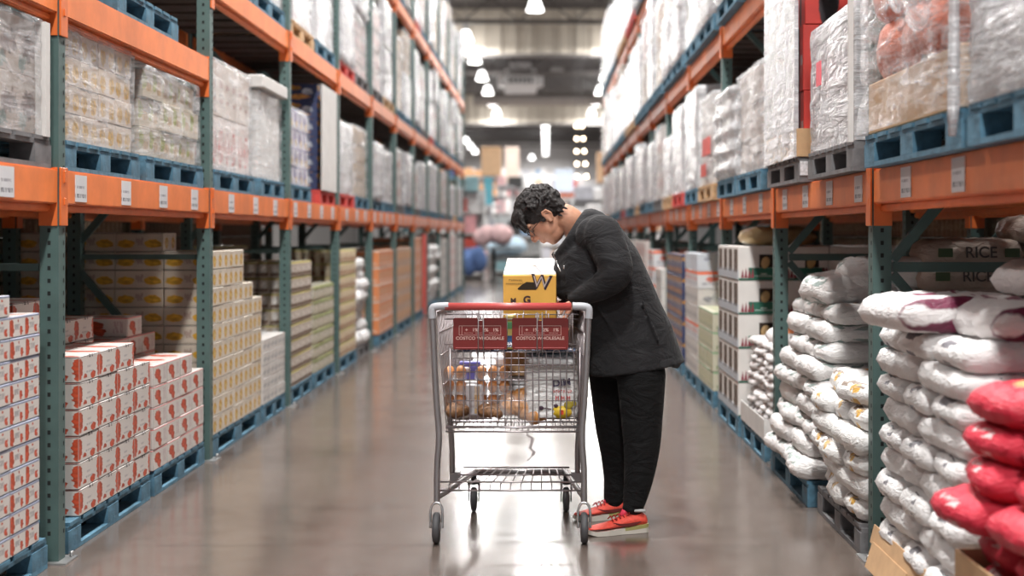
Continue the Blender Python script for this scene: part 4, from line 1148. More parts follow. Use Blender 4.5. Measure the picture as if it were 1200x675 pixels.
# basket: floor, two sides, far end; sides lean outwards and taper away
zb, zt = .49, .985
def bl(t): return Vector((-.425 + .06 * t, 0, 0)).x
yB0, yB1 = yN + .05, 6.95
BLx = lambda t: -.432 + .085 * t
BRx = lambda t: .152 - .095 * t
TLx = lambda t: -.476 + .06 * t
TRx = lambda t: .166 - .07 * t
def side_pt(side, t, h):
    a, b = (BLx(t), TLx(t)) if side < 0 else (BRx(t), TRx(t))
    return L_(a + (b - a) * h, yB0 + (yB1 - yB0) * t, zb + .05 * t + (zt - zb - .05 * t) * h - .02 * t * h)
for side, nm in ((-1, 'side_panel'), (1, 'side_panel')):
    m = MB()
    for i in range(27):
        t = i / 26; m.tube([side_pt(side, t, 0), side_pt(side, t, .5), side_pt(side, t, 1)], .0023, 5)
    for h in (0, .12, .36, .62, .82):
        m.tube([side_pt(side, 0, h), side_pt(side, 1, h)], .0026, 5)
    m.tube([side_pt(side, 0, 1), side_pt(side, 1, 1)], .005, 8)
    m.build(nm, CW, cart)
m = MB()
for i in range(15):
    f = i / 14
    m.tube([side_pt(-1, 1, 0).lerp(side_pt(1, 1, 0), f), side_pt(-1, 1, 1).lerp(side_pt(1, 1, 1), f)], .0023, 5)
for h in (0, .25, .5, .75): m.tube([side_pt(-1, 1, h), side_pt(1, 1, h)], .0024, 5)
m.tube([side_pt(-1, 1, 1), side_pt(1, 1, 1)], .005, 8)
m.build('front_panel', CW, cart)
m = MB()
for i in range(17):
    f = i / 16; m.tube([side_pt(-1, 0, 0).lerp(side_pt(1, 0, 0), f), side_pt(-1, 1, 0).lerp(side_pt(1, 1, 0), f)], .0023, 5)
for i in range(12):
    t = i / 11; m.tube([side_pt(-1, t, 0), side_pt(1, t, 0)], .0026, 5)
for z in (-.004, -.022): m.tube([L_(-.435, yB0 - .01, zb + z), L_(.155, yB0 - .01, zb + z)], .0045, 6)
for i in range(24): m.tube([L_(-.43 + i * .0252, yB0 - .01, zb - .022), L_(-.43 + i * .0252, yB0 - .01, zb - .004)], .002, 4)
m.build('basket_floor', CW, cart)
# gate facing the handle (looped wires) and child-seat back above it
m = MB()
gx0, gx1 = -.405, .135; yG = yB0 + .004
for z in (zb + .02, .60, .69, .725, .755, .785, .812): m.tube([L_(gx0, yG, z), L_(gx1, yG, z)], .0024, 5)
n = 9; w = (gx1 - gx0) / n
for i in range(n):
    a = gx0 + w * (i + .22); b = gx0 + w * (i + .78)
    m.tube(smoothp([L_(a, yG - .004, zb), L_(a, yG - .004, .80), L_((a + b) / 2 - .012, yG - .004, .822), L_((a + b) / 2 + .012, yG - .004, .822), L_(b, yG - .004, .80), L_(b, yG - .004, zb)], 2), .0025, 5)
m.tube([L_(gx0 - .01, yG, zb), L_(gx0 - .012, yG, .83)], .0045, 6); m.tube([L_(gx1 + .01, yG, zb), L_(gx1 + .012, yG, .83)], .0045, 6)
m.build('rear_gate', CW, cart)
m = MB()
yS = yB0 + .0
for z in (.845, .955, .975): m.tube([L_(-.44, yS, z), L_(.14, yS, z)], .0026, 5)
for x in (-.40, -.375, -.345, -.30, -.285, -.228, -.216, -.17, -.125, -.10, -.045, -.033, .01, .055, .085, .115):
    m.tube([L_(x, yS, .82), L_(x, yS, .98)], .0026, 5)
m.build('seat_back', CW, cart)
m = MB(); m.tube([L_(-.49 + .03, yB0 + .14, .99), L_(.14, yB0 + .14, .99)], .0045, 6)
for x in (-.41, -.3, -.2, -.1, 0, .1): m.tube([L_(x, yB0 + .14, .99), L_(x, yB0 + .17, .80)], .0025, 5)
for x in (-.41, .13): m.tube([L_(x, yB0, .82), L_(x, yB0 + .17, .80)], .004, 5)
m.build('child_seat', CW, cart)
def scribble(parent, w, h, n, col, loc):
    """illegible small print: a row of broken strokes"""
    rnd = random.Random(int(w * 1e4) + n); m = MB(); c = w / n
    for i in range(n):
        x = -w / 2 + (i + .5) * c
        m.box((x - c * .2, 0, 0), (c * .18, .0006, h)); m.box((x + c * .08, 0, h * rnd.uniform(-.4, .4)), (c * .5, .0006, h * .22))
        if rnd.random() < .6: m.box((x + c * .25, 0, 0), (c * .15, .0006, h * rnd.uniform(.5, 1)))
    return m.build('small_print', ink(col), parent, loc=loc)
# red sign boards
def sign(px0, px1, nm):
    y = yB0 - .012; x0 = (px0 - 640) * y / F; x1 = (px1 - 640) * y / F
    zt_ = CH - (372.5 - 274) * y / F; zb_ = CH - (409.5 - 274) * y / F; xc = (x0 + x1) / 2; zc = (zt_ + zb_) / 2; w = x1 - x0; h = zt_ - zb_
    n_ = .012
    pts = [(-w / 2 + .004, -h / 2), (w / 2 - .004, -h / 2), (w / 2, -h / 2 + .01), (w / 2, h / 2 - .006), (w / 2 - .006, h / 2), (n_, h / 2), (n_ - .003, h / 2 - .012), (-n_ + .003, h / 2 - .012), (-n_, h / 2), (-w / 2 + .006, h / 2), (-w / 2, h / 2 - .006), (-w / 2, -h / 2 + .01)]
    m = MB(); N = len(pts)
    vs = [(a, -.003, b) for a, b in pts] + [(a, .003, b) for a, b in pts]
    m.add(vs, [tuple(range(N)), tuple(reversed(range(N, 2 * N)))] + [(i, i + N, (i + 1) % N + N, (i + 1) % N) for i in range(N)])
    o = m.build('sign_board', SIGNR, cart, loc=Vector((xc, y, zc)) - CO)
    R = (math.pi / 2, 0, 0); c = (.62, .40, .36)
    text('COSTCO WHOLESALE', .0185, c, o, (0, -.0042, -.020), R, 1.12, bold=.0004)
    text('+   1%   2%   1%', .019, c, o, (.008, -.0042, .016), R, 1.15, bold=.0005)
    for a in (-.05, 0, .058): scribble(o, .04, .004, 7, c, (a, -.0042, .003))
    m = MB()
    for (a, b, cc, d) in ((0, .034, .18, .0016), (0, -.006, .18, .0016)): m.box((a, -.0042, b), (cc, .001, d))
    for a in (-.09, .09, -.078): m.box((a, -.0042, .014), (.0016, .001, .04))
    m.build('border_print', ink(c), o)
    m = MB(); m.box((0, -.0042, -h / 2 + .008), (w * .9, .001, .002)); m.build('lower_stripe', ink((.7, .2, .2)), o)
sign(531, 594, 'a'); sign(600, 666, 'b')
m = MB()
for x in (-.289 - .0, -.0 - .0):
    pass
for px in (560.5, 566.5, 629.5, 635.5):
    x = (px - 640) * (yB0 - .02) / F
    m.tube([L_(x, yB0 - .02, .80), L_(x, yB0 - .02, .985)], .0028, 6)
m.build('sign_rod', CG, cart)

# ------------------------------------------------------------------ things in the cart
zf = zb + .02 + .006
EGG = M('brown_egg_shell', (.66, .29, .11), .45, var=.15)
mb = MB(); mb.ell((0, 0, .029), (.0225, .0225, .029), 16, 10)
eggm = mb.mesh('egg', EGG)
CLR = film_mat('clear_plastic_tray', .05, .35, (.95, .95, .97), .1, (6, 6, 6))
def egg_pack(px, n, base_z, y, label):
    e0 = Vector(((px - 640) * y / F, y, base_z))
    for k in range(3):
        m = MB(); w = n * .052
        m.box((0, 0, .0015), (w, .12, .003))
        m.box((0, -.06, .02), (w, .002, .04)); m.box((0, .06, .02), (w, .002, .04)); m.box((-w / 2, 0, .02), (.002, .12, .04)); m.box((w / 2, 0, .02), (.002, .12, .04))
        o = m.build('egg_tray', CLR, None, loc=e0 + Vector((0, 0, k * .062))); tag(o, 'clear tray of brown eggs in the %s pack, %s from the bottom' % (label, ORD[k]), 'egg tray', 'clear egg trays in the cart')
        for i in range(n):
            for j in range(2):
                g = link('egg', eggm, None, e0 + Vector((-w / 2 + .026 + i * .052, -.028 + j * .055, .0035 + k * .062)), (0, 0, 0))
                tag(g, 'brown egg in the %s pack, %s tray up, %s across, %s row' % (label, ORD[k], ORD[i], 'near' if j == 0 else 'far'), 'egg', 'brown eggs in the cart')
ye = yB0 + .11
BROWN = M('brown_produce_skin', (.20, .095, .04), .7, var=.5, vscale=40, bump=.5, bscale=60)
# netted bags of brown produce on the basket floor
def netbag(px, w, h, y, label, name='produce_net'):
    x = (px - 640) * y / F
    m = MB(); rnd = random.Random(px)
    for i in range(26):
        m.ell((rnd.uniform(-w / 2 + .03, w / 2 - .03), rnd.uniform(-.05, .07), rnd.uniform(.025, h - .02)), (rnd.uniform(.024, .032), .028, .024), 12, 8)
    o = m.build(name, BROWN, None, loc=(x, y, zf)); remesh(o, .006, 1, .5)
    tag(o, label, 'bag of produce')
netbag(536, .125, .062, ye - .035, 'left brown netted bag of small produce on the cart floor, before the eggs')
netbag(577, .15, .06, ye - .03, 'right brown netted bag of small produce on the cart floor, before the eggs')
egg_pack(533, 2, zf + .03, ye + .11, 'left-hand two-wide')
egg_pack(577.5, 3, zf + .03, ye + .11, 'three-wide middle')
# purple box
yp = yB0 + .34
e = empty('cereal_box', at(551, 444, yp), 'small violet-blue carton with white oval standing behind the eggs in the cart', 'box')
m = MB(); m.box((0, 0, .04), (.095, .05, .08)); m.build('body', M('violet_carton', (.16, .15, .5), .45), e, bevel=.002)
m = MB(); m.lathe([(.001, -.0005), (.022, -.0005), (.022, .0005), (.001, .0005)], (0, 0, 0), 20, 0, 'y'); o = m.build('oval_label', M('oval_white', (.75, .7, .7), .5), e, loc=(-.018, -.0265, .045)); o.scale = (1, 1, .6)
scribble(e, .032, .008, 5, (.3, .05, .05), (-.018, -.0275, .045))
m = MB(); m.box((0, 0, -.09), (.14, .1, .17)); o = m.build('white_carton', G['whitecard'], None, bevel=.003, loc=at(553, 446, yp + .03)); tag(o, 'plain white carton under the violet-blue carton in the cart', 'box')
# a white and yellow pack standing between the egg packs
m = MB(); m.box((0, 0, .06), (.075, .03, .14)); o = m.build('biscuit_pack', M('pack_white', (.7, .68, .72), .4, var=.2), None, loc=at(556, 484, ye + .07), bevel=.006)
tag(o, 'white pack with a yellow strip between the two egg packs', 'pack')
m = MB(); m.box((.012, -.0165, .06), (.022, .002, .12)); m.build('strip', M('yellow_strip', (.75, .5, .25), .5), o)
# onions in a clear bag
ON = M('yellow_onion_skin', (.60, .27, .08), .35, var=.35, vscale=30)
mb = MB(); mb.lathe([(.002, 0), (.02, .002), (.034, .016), (.038, .034), (.032, .054), (.016, .068), (.006, .078), (.002, .09)], n=18)
om = mb.mesh('onion', ON)
onx = [(594, 497, 0, .3), (606, 497, .02, 1.2), (617, 497, .0, 2.2), (600, 483, .02, .8), (613, 484, .0, -.6), (606, 472, .04, .5), (594, 474, .06, -.8)]
for i, (px, py, dy, r) in enumerate(onx):
    p = at(px, py, yB0 + .1 + dy)
    p.z = max(p.z, zf + .012)
    g = link('onion', om, None, p, (r, r * .5, r)); tag(g, 'yellow-brown onion in the clear bag on the cart floor, %s of the heap' % ORD[i], 'onion', 'onions in the cart')
m = MB(); fm = film_shell(.13, .16, .12, 31, .008, skirt=0, per=8, nh=8, bulge=.01)
fm.materials[0] = CLR
o = link('plastic_bag', fm, None, at(606, 497, yB0 + .12) + Vector((0, 0, .008))); tag(o, 'clear plastic bag around the onions in the cart', 'bag')
# big white food bag
yb = yB0 + .13
WB = sack_mat('white_food_bag', (.82, .81, .80), BLK, [], [], .4)
m = MB(); rings = []
W_, H_ = .235, .285
for k in range(19):
    t = k / 18; ring = []
    ww = W_ / 2 * (1 - .06 * t ** 3); dd = .055 * (1 - .75 * t ** 2.2) + .006
    for j in range(36):
        a = 2 * math.pi * j / 36
        cxx = math.copysign(abs(math.cos(a)) ** .55, math.cos(a)); syy = math.copysign(abs(math.sin(a)) ** .8, math.sin(a))
        q = Vector((cxx * 2, syy * 2, t * 5)); cr = .006 * noise.noise(q * 2.3) + (.010 * math.sin(t * 60) * max(0, t - .62) * 2)
        ring.append((cxx * (ww + cr), syy * (dd + cr * 1.5) - (t ** 2) * .01, t * H_))
    rings.append([Vector(p) for p in ring])
m.ring_loft(rings, 0)
wb = m.build('frozen_food_bag', WB, None, loc=(at(646, 497, yb).x, yb, zf)); tag(wb, 'large white food bag with black DIM and red small print leaning in the cart', 'bag')
R = (math.pi / 2, 0, 0)
text('DIM', .04, (.04, .03, .06), wb, (.045, -.0655, .155), (math.pi / 2 - .03, -.12, 0), 1.15, bold=.0014)
scribble(wb, .085, .016, 8, (.55, .08, .08), (.05, -.0665, .118)); scribble(wb, .075, .022, 3, (.55, .1, .1), (.05, -.0665, .088))
m = MB(); m.lathe([(.001, -.001), (.045, -.001), (.045, .001), (.001, .001)], (0, 0, 0), 24, 0, 'y'); o = m.build('yellow_oval', M('bag_yellow', (.68, .46, .03), .5), wb, loc=(.045, -.063, .026)); o.scale = (1, 1, .62)
m = MB(); m.ell((0, 0, 0), (.02, .003, .018), 12, 8); m.ell((.022, 0, .006), (.014, .003, .012), 12, 8); m.build('picture_spots', M('bag_dark_yellow', (.36, .28, .03), .5), wb, loc=(.075, -.065, .058))
m = MB(); m.ell((-.045, 0, .045), (.012, .002, .009), 12, 8); m.ell((.02, 0, .055), (.010, .002, .008), 12, 8); m.tube([(-.035, 0, .045), (0, 0, .04)], .002, 5); m.build('dark_spots', M('bag_dark', (.05, .02, .04), .5), wb, loc=(0, -.0655, 0))
m = MB(); m.box((.045, -.0655, .026), (.018, .002, .02)); m.build('red_mark', M('bag_red', (.55, .06, .02), .5), wb)
# crumpled clear white bags on top of it
wt = bag_mesh(.22, .16, .06, sack_mat('frosted_plastic', (.66, .66, .67), BLK, bump=.8), 61, 2.4, .2)
o = link('plastic_bag', wt, None, at(645, 428, yB0 + .12), (.1, .05, .1)); tag(o, 'crumpled white plastic bag pressed on top of the white food bag', 'bag')
# white stack of trays in the middle, behind
m = MB()
for k in range(6): m.box((0, 0, k * .041), (.15, .14, .037))
o = m.build('white_tray_stack', M('white_tray', (.74, .74, .76), .5), None, bevel=.004, loc=(at(600, 497, yB0 + .32).x, yB0 + .34, zf + .02)); tag(o, 'pile of white flat packs behind the onions in the cart', 'packs')
# blue and white packs on the child seat
zs_ = .822
def seat_pack(px0, px1, h, c, label, y=None, cat='pack', nm='grocery_pack'):
    y = y or yB0 + .085; x0 = (px0 - 640) * y / F; x1 = (px1 - 640) * y / F
    m = MB(); m.box((0, 0, h / 2), (x1 - x0, .09, h)); o = m.build(nm, M('pack_' + nm, c, .45, var=.15), None, bevel=.006, loc=((x0 + x1) / 2, y, zs_)); tag(o, label, cat)
    return o
m = MB(); m.box((0, 0, 0), (.52, .10, .012)); o = m.build('navy_folder', M('navy_cover', (.03, .06, .14), .5), None, loc=(-.13, yB0 + .085, .813), bevel=.003); tag(o, 'flat navy-edged packet lying on the child seat of the cart', 'packet')
seat_pack(538, 580, .12, (.74, .68, .72), 'pinkish white pack behind the left red board on the child seat')
o = seat_pack(592, 603, .15, (.62, .5, .15), 'narrow pack with yellow, green and blue bands between the two red boards', y=yB0 + .06)
m = MB(); m.box((0, -.046, .105), (.04, .002, .03)); m.build('green_band', M('green_band', (.1, .3, .12), .5), o)
m = MB(); m.box((0, -.046, .035), (.04, .002, .05)); m.build('blue_band', M('blue_band', (.03, .09, .22), .5), o)
text('DX', .03, (.75, .75, .78), o, (0, -.048, .02), (math.pi / 2, 0, 0), bold=.001)
seat_pack(636, 664, .13, (.62, .56, .5), 'beige pack behind the right red board on the child seat')
# yellow carton held on top
yy = 6.16
bxp = at(621, 400, yy)
YC = M('yellow_carton', (.80, .46, .095), .5, var=.05)
e = empty('yellow_carton', (bxp.x, yy, .84), 'yellow carton with white top, hand hole and big dark letters, held over the cart', 'carton')
e.rotation_euler = (math.radians(9), 0, math.radians(-1))
wB = .236; hB = .305; dB = .42
m = MB(); m.box((0, dB / 2, hB / 2), (wB, dB, hB)); m.build('body', YC, e, bevel=.003)
m = MB(); m.box((-.001, dB * .26, hB + .0015), (wB - .004, dB * .46, .002)); m.box((.0, dB * .76, hB + .0015), (wB - .004, dB * .46, .002)); m.build('top_flap', M('white_top', (.80, .77, .78), .5, var=.08), e)
m = MB(); m.box((.02, dB * .5, hB + .004), (.003, dB * .8, .001), rot=Euler((0, 0, .18)).to_matrix()); m.build('seam', M('seam_dark', (.25, .2, .2), .6), e)
m = MB()
pts = [(-.052, -.012), (-.048, -.018), (.03, -.018), (.036, -.008), (.02, .016), (-.012, .018), (-.032, .006)]
m.add([(a, -.0012, b) for a, b in pts], [tuple(range(7))]); m.build('hand_hole', M('hand_hole', (.03, .02, .01), .9), e, loc=(-.002, 0, hB - .048))
R = (math.pi / 2, 0, 0)
text('W', .088, (.035, .02, .03), e, (.052, -.002, hB - .034), (math.pi / 2, .1, 0), .95, bold=.003)
text('W', .075, (.5, .42, .40), e, (.050, -.003, hB - .033), (math.pi / 2, .1, 0), .95, bold=-.0006)
scribble(e, .062, .009, 7, (.14, .08, .03), (-.062, -.002, hB - .022)); scribble(e, .078, .009, 9, (.14, .08, .03), (-.066, -.002, hB - .038))
text('M', .035, (.06, .03, .03), e, (-.073, -.002, hB - .118), R, .9, bold=.002)
text('G', .045, (.06, .03, .03), e, (-.012, -.002, hB - .112), R, 1.0, bold=.002)
m = MB(); m.box((0, 0, 0), (.24, .3, .14)); o = m.build('brown_carton', G['card'], None, bevel=.003, loc=(bxp.x + .0, yy + .22, .752)); tag(o, 'brown carton under the yellow carton in the cart', 'carton')
m = MB(); m.box((0, 0, 0), (.22, .28, .155)); o = m.build('white_box', G['whitecard'], None, bevel=.003, loc=(bxp.x + .0, yy + .24, .598)); tag(o, 'white carton at the bottom of the cart below the yellow carton', 'carton')
# ------------------------------------------------------------------ person
SKIN = NT('skin'); SKIN.b.inputs['Base Color'].default_value = (.56, .29, .19, 1); SKIN.b.inputs['Roughness'].default_value = .5
SKIN.b.inputs['Subsurface Weight'].default_value = .15; SKIN.b.inputs['Subsurface Scale'].default_value = .01
SKIN.b.inputs['Subsurface Radius'].default_value = (1, .35, .2)
_c = SKIN.noise(SKIN.coord(), 14, 3); SKIN.l(SKIN.mix(SKIN.ramp(_c.outputs[0], .35, .65), (.50, .24, .155), (.60, .325, .215)), SKIN.b.inputs['Base Color'])
SKIN = SKIN.m
def cloth(name, col, rough=.85, sheen=.2, fold=.5):
    t = NT(name); v = t.coord()
    t.b.inputs['Base Color'].default_value = (*col, 1); t.b.inputs['Roughness'].default_value = rough
    t.b.inputs['Sheen Weight'].default_value = sheen; t.b.inputs['Sheen Roughness'].default_value = .5
    t.b.inputs['Specular IOR Level'].default_value = .25
    n = t.noise(t.mapping(v, (3, 3, 6)), 2.2, 4, .55, 1.3)
    t.bump(n.outputs[0], fold, .05)
    return t.m
JK = cloth('charcoal_jacket_cloth', (.016, .0155, .017), sheen=.05, fold=.35); PT = cloth('black_trouser_cloth', (.0045, .0045, .005), sheen=.02, fold=.5)
HAIR = NT('dark_hair'); HAIR.b.inputs['Base Color'].default_value = (.012, .008, .0075, 1); HAIR.b.inputs['Roughness'].default_value = .5
HAIR.bump(HAIR.noise(HAIR.mapping(HAIR.coord(), (1, 1, 1)), 70, 4, .6, 1.5).outputs[0], 1.0, .01); HAIR = HAIR.m

def capsule_chain(m, pts, rads, n=20, flat=None, sub=4):
    """tapered limb through pts; flat = y-scale of the section"""
    P = [Vector(p) for p in pts]; Q = []; R = []
    N = len(P)
    for i in range(N - 1):
        p0, p1, p2, p3 = P[max(0, i - 1)], P[i], P[i + 1], P[min(N - 1, i + 2)]
        for k in range(sub):
            t = k / sub
            q = .5 * ((2 * p1) + (p2 - p0) * t + (2 * p0 - 5 * p1 + 4 * p2 - p3) * t * t + (-p0 + 3 * p1 - 3 * p2 + p3) * t ** 3)
            Q.append(q); R.append(rads[i] * (1 - t) + rads[i + 1] * t)
    Q.append(P[-1]); R.append(rads[-1])
    m.tube(Q, R, n)
    m.ell(Q[0], (R[0],) * 3, 14, 10); m.ell(Q[-1], (R[-1],) * 3, 14, 10)

YP = 6.24
person = empty('person', (.40, 6.25, 0), 'person in charcoal hooded jacket, black trousers and orange-red shoes bending over the cart', 'person')
PO = Vector(person.location)
def pp(px, py, Y=YP): return at(px, py, Y) - PO
# head frame: forward points down-left, up points up-left
fwd = Vector((-.60, -.10, -.79)).normalized()
upv = Vector((-.79, -.04, .60)); upv = (upv - fwd * upv.dot(fwd)).normalized()
sid = fwd.cross(upv).normalized()            # towards the far or near side
if sid.y > 0: sid = -sid                     # sid points to the camera
HC = pp(637.5, 254.5, 6.22)
HR = Matrix((fwd, sid, upv)).transposed()    # local x forward, y camera side, z crown
def hd(x, y, z): return HC + HR @ Vector((x, y, z))
m = MB()
# skull and face
m.ell(hd(-.012, 0, .028), (.098, .077, .088), 28, 18, R=HR)
m.ell(hd(.022, 0, -.025), (.070, .068, .075), 28, 18, R=HR)
m.ell(hd(.030, 0, -.070), (.052, .056, .052), 24, 14, R=HR)      # jaw
m.ell(hd(.052, 0, -.098), (.026, .028, .020), 18, 10, R=HR)      # chin
m.ell(hd(.028, .034, -.045), (.042, .034, .042), 18, 10, R=HR); m.ell(hd(.028, -.034, -.045), (.042, .034, .042), 18, 10, R=HR)   # cheeks
m.ell(hd(.078, 0, .030), (.018, .052, .014), 18, 10, R=HR)       # brow ridge
m.tube([hd(.084, 0, .014), hd(.096, 0, -.006), hd(.110, 0, -.026)], [.008, .010, .013], 12)   # nose bridge
m.ell(hd(.107, 0, -.030), (.014, .013, .012), 14, 10, R=HR)
m.ell(hd(.096, .013, -.033), (.012, .008, .009), 12, 8, R=HR); m.ell(hd(.096, -.013, -.033), (.012, .008, .009), 12, 8, R=HR)
m.ell(hd(.088, 0, -.056), (.012, .024, .0065), 16, 8, R=HR); m.ell(hd(.086, 0, -.067), (.012, .021, .008), 16, 8, R=HR)   # lips
m.ell(hd(.076, 0, -.050), (.018, .03, .02), 16, 8, R=HR)
for q in (1, -1):                            # ears
    m.ell(hd(-.006, q * .078, -.008), (.019, .008, .031), 16, 10, R=HR)
    m.tube([hd(-.012, q * .083, -.032), hd(-.026, q * .089, -.008), hd(-.020, q * .090, .018), hd(-.002, q * .087, .024), hd(.008, q * .082, .008)], .0055, 8)
    m.ell(hd(.002, q * .082, -.030), (.009, .006, .010), 10, 8, R=HR)
# neck into the trunk
nb = pp(690, 288, 6.27)
capsule_chain(m, [hd(-.045, 0, -.045), hd(-.06, 0, -.10), pp(684, 278, 6.27), nb], [.060, .062, .068, .085], 20)
# trunk, hips and legs under the clothes
capsule_chain(m, [pp(692, 290, 6.27), pp(716, 340, 6.28), pp(740, 395, 6.27)], [.09, .11, .11], 20)
capsule_chain(m, [pp(745, 405, 6.17), pp(750, 470, 6.15), pp(750, 525, 6.14), pp(741, 590, 6.13), pp(739, 606, 6.13)], [.08, .065, .05, .030, .026], 16)
capsule_chain(m, [pp(722, 410, 6.37), pp(722, 480, 6.38), pp(722, 535, 6.4), pp(719, 585, 6.42), pp(718, 596, 6.42)], [.08, .065, .05, .030, .026], 16)
# arms
sh = pp(705, 280, 6.05); el = pp(722, 324, 5.99); wr = pp(673, 352, 6.10)
capsule_chain(m, [sh, el, wr], [.060, .045, .027], 14)
sh2 = pp(688, 290, 6.48); el2 = pp(688, 335, 6.56); wr2 = pp(664, 352, 6.46)
capsule_chain(m, [sh2, el2, wr2], [.055, .045, .027], 14)
# near hand over the cart rim, fingers curling down
def hand(m, w, knuckles, dirs, thumb, r=.0095):
    """w wrist, knuckles list of 4 knuckle points, dirs list of 3 successive finger segment vectors"""
    for i, kn in enumerate(knuckles):
        m.tube([w, (w + kn) / 2, kn], [.022, .016, .0125], 10)
    for i, kn in enumerate(knuckles):
        L = [.9, 1.0, .95, .76][i]
        p = kn; pts = [p]
        for dv in dirs: p = p + Vector(dv) * L; pts.append(p)
        rr = r * [1.0, 1.02, .96, .86][i]
        m.tube(pts, [rr * 1.15, rr * 1.05, rr * .95, rr * .78], 10)
        for a, b in zip(pts, (1.15, 1.05, .95, .78)): m.ell(a, (rr * b,) * 3, 10, 8)
    m.tube(thumb, [.015, .0125, .011, .009], 10); m.ell(thumb[-1], (.009,) * 3, 10, 8)
kn = [wr + Vector((-.030 + .0 * i, -.020 + .021 * i, -.052 - .004 * abs(i - 1))) for i in range(4)]
hand(m, wr, kn, [(-.018, -.004, -.034), (.004, -.002, -.028), (.016, 0, -.016)], [wr + Vector((-.010, -.016, -.010)), wr + Vector((-.034, -.032, -.018)), wr + Vector((-.052, -.034, -.034)), wr + Vector((-.058, -.03, -.052))])
kn2 = [wr2 + Vector((-.045, -.030 + .021 * i, -.030)) for i in range(4)]
hand(m, wr2, kn2, [(-.024, 0, -.026), (-.004, 0, -.028), (.008, 0, -.020)], [wr2 + Vector((-.012, -.03, -.004)), wr2 + Vector((-.034, -.046, -.006)), wr2 + Vector((-.052, -.052, -.014)), wr2 + Vector((-.066, -.052, -.026))])
body = m.build('body', SKIN, person); remesh(body, .0046, 3, .5)

# hair: fused tufts
m = MB(); rnd = random.Random(5)
m.ell(hd(-.020, 0, .045), (.105, .088, .094), 28, 18, R=HR)
m.ell(hd(-.055, 0, -.008), (.062, .074, .062), 24, 14, R=HR)
m.ell(hd(.055, 0, .088), (.052, .070, .040), 20, 12, R=HR)
for i in range(420):
    a = rnd.uniform(-math.pi, math.pi); b = rnd.uniform(-.25, 1.0)
    z = b; r = math.sqrt(max(0, 1 - z * z))
    x, y = r * math.cos(a), r * math.sin(a)
    if x > .30 and z < .42: continue
    if -.35 < x <= .30 and z < .15 and abs(y) > .6 and x > -.25: continue
    base = Vector((-.018 + x * .108, y * .088, .044 + z * .098))
    tdir = Vector((rnd.uniform(.1, 1.0), rnd.uniform(-.6, .6), rnd.uniform(-.7, .3))).normalized()
    nrm = Vector((x, y, z)).normalized(); tdir = (tdir - nrm * tdir.dot(nrm) * .8).normalized()
    ln = rnd.uniform(.018, .036)
    pts = []; curl = rnd.uniform(-1.2, 1.2); bt = nrm.cross(tdir)
    for k in range(5):
        t = k / 4
        pts.append(hd(*(base + tdir * ln * t + nrm * (.006 * math.sin(t * 3.1)) + bt * (curl * .012 * t * t))))
    m.tube(pts, [.0035, .006, .0065, .0055, .0025], 6)
# fringe hanging over the forehead
for i in range(70):
    y = rnd.uniform(-.07, .078); x0 = .06 + rnd.uniform(-.02, .035) * (1 - abs(y) / .09); z0 = .085 + rnd.uniform(-.012, .03)
    ln = rnd.uniform(.035, .075); c = rnd.uniform(-.02, .02)
    pts = [hd(x0 + .028 * math.sin(t * 1.7), y + c * t * t, z0 - ln * t ** 1.3) for t in (0, .3, .6, .85, 1)]
    m.tube(pts, [.006, .0065, .0055, .004, .0018], 6)
# sideburn and nape
for q in (1, -1):
    for i in range(40):
        x = rnd.uniform(-.085, .030); z = rnd.uniform(.0, .05) if x > -.03 else rnd.uniform(-.045, .05)
        pts = [hd(x, q * (.074 + .003 * rnd.random()), z), hd(x - .004, q * .079, z - .012), hd(x - .008, q * .075, z - .024)]
        m.tube(pts, [.0055, .006, .002], 6)
hair = m.build('hair', HAIR, person); remesh(hair, .0034, 1, .4)
# eyebrows, eyes (lowered lids), glasses
EYE = M('eye_dark', (.03, .02, .018), .3)
m = MB()
for q in (1, -1):
    m.tube([hd(.088, q * .014, .022), hd(.087, q * .030, .027), hd(.076, q * .046, .022)], [.003, .004, .0025], 6)
m.build('eyebrow', HAIR, person)
m = MB()
for q in (1, -1):
    m.tube([hd(.083, q * .020, .003), hd(.084, q * .031, .000), hd(.078, q * .042, .003)], [.0015, .003, .0015], 6)
m.build('eyelashes', EYE, person)
m = MB()
for q in (1, -1):
    pts = []
    for k in range(20):
        a = 2 * math.pi * k / 20
        pts.append(hd(.104 - .012 * abs(math.cos(a) * .5 + .5) * 1.0, q * (.033 + .025 * math.copysign(abs(math.cos(a)) ** .7, math.cos(a))), .004 + .019 * math.copysign(abs(math.sin(a)) ** .7, math.sin(a))))
    m.tube(pts, .0019, 6, closed=True)
    m.tube([hd(.092, q * .058, .008), hd(.084, q * .074, .010), hd(.04, q * .080, .008), hd(-.005, q * .084, .008), hd(-.02, q * .086, -.006)], .0017, 6)
m.tube([hd(.106, .010, .006), hd(.110, 0, .010), hd(.106, -.010, .006)], .0017, 6)
g = m.build('glasses_frame', M('black_frame', (.015, .012, .012), .3), person)

# jacket
m = MB()
def slab(px, py, Y, rx, ry, rz, tilt=0): return None
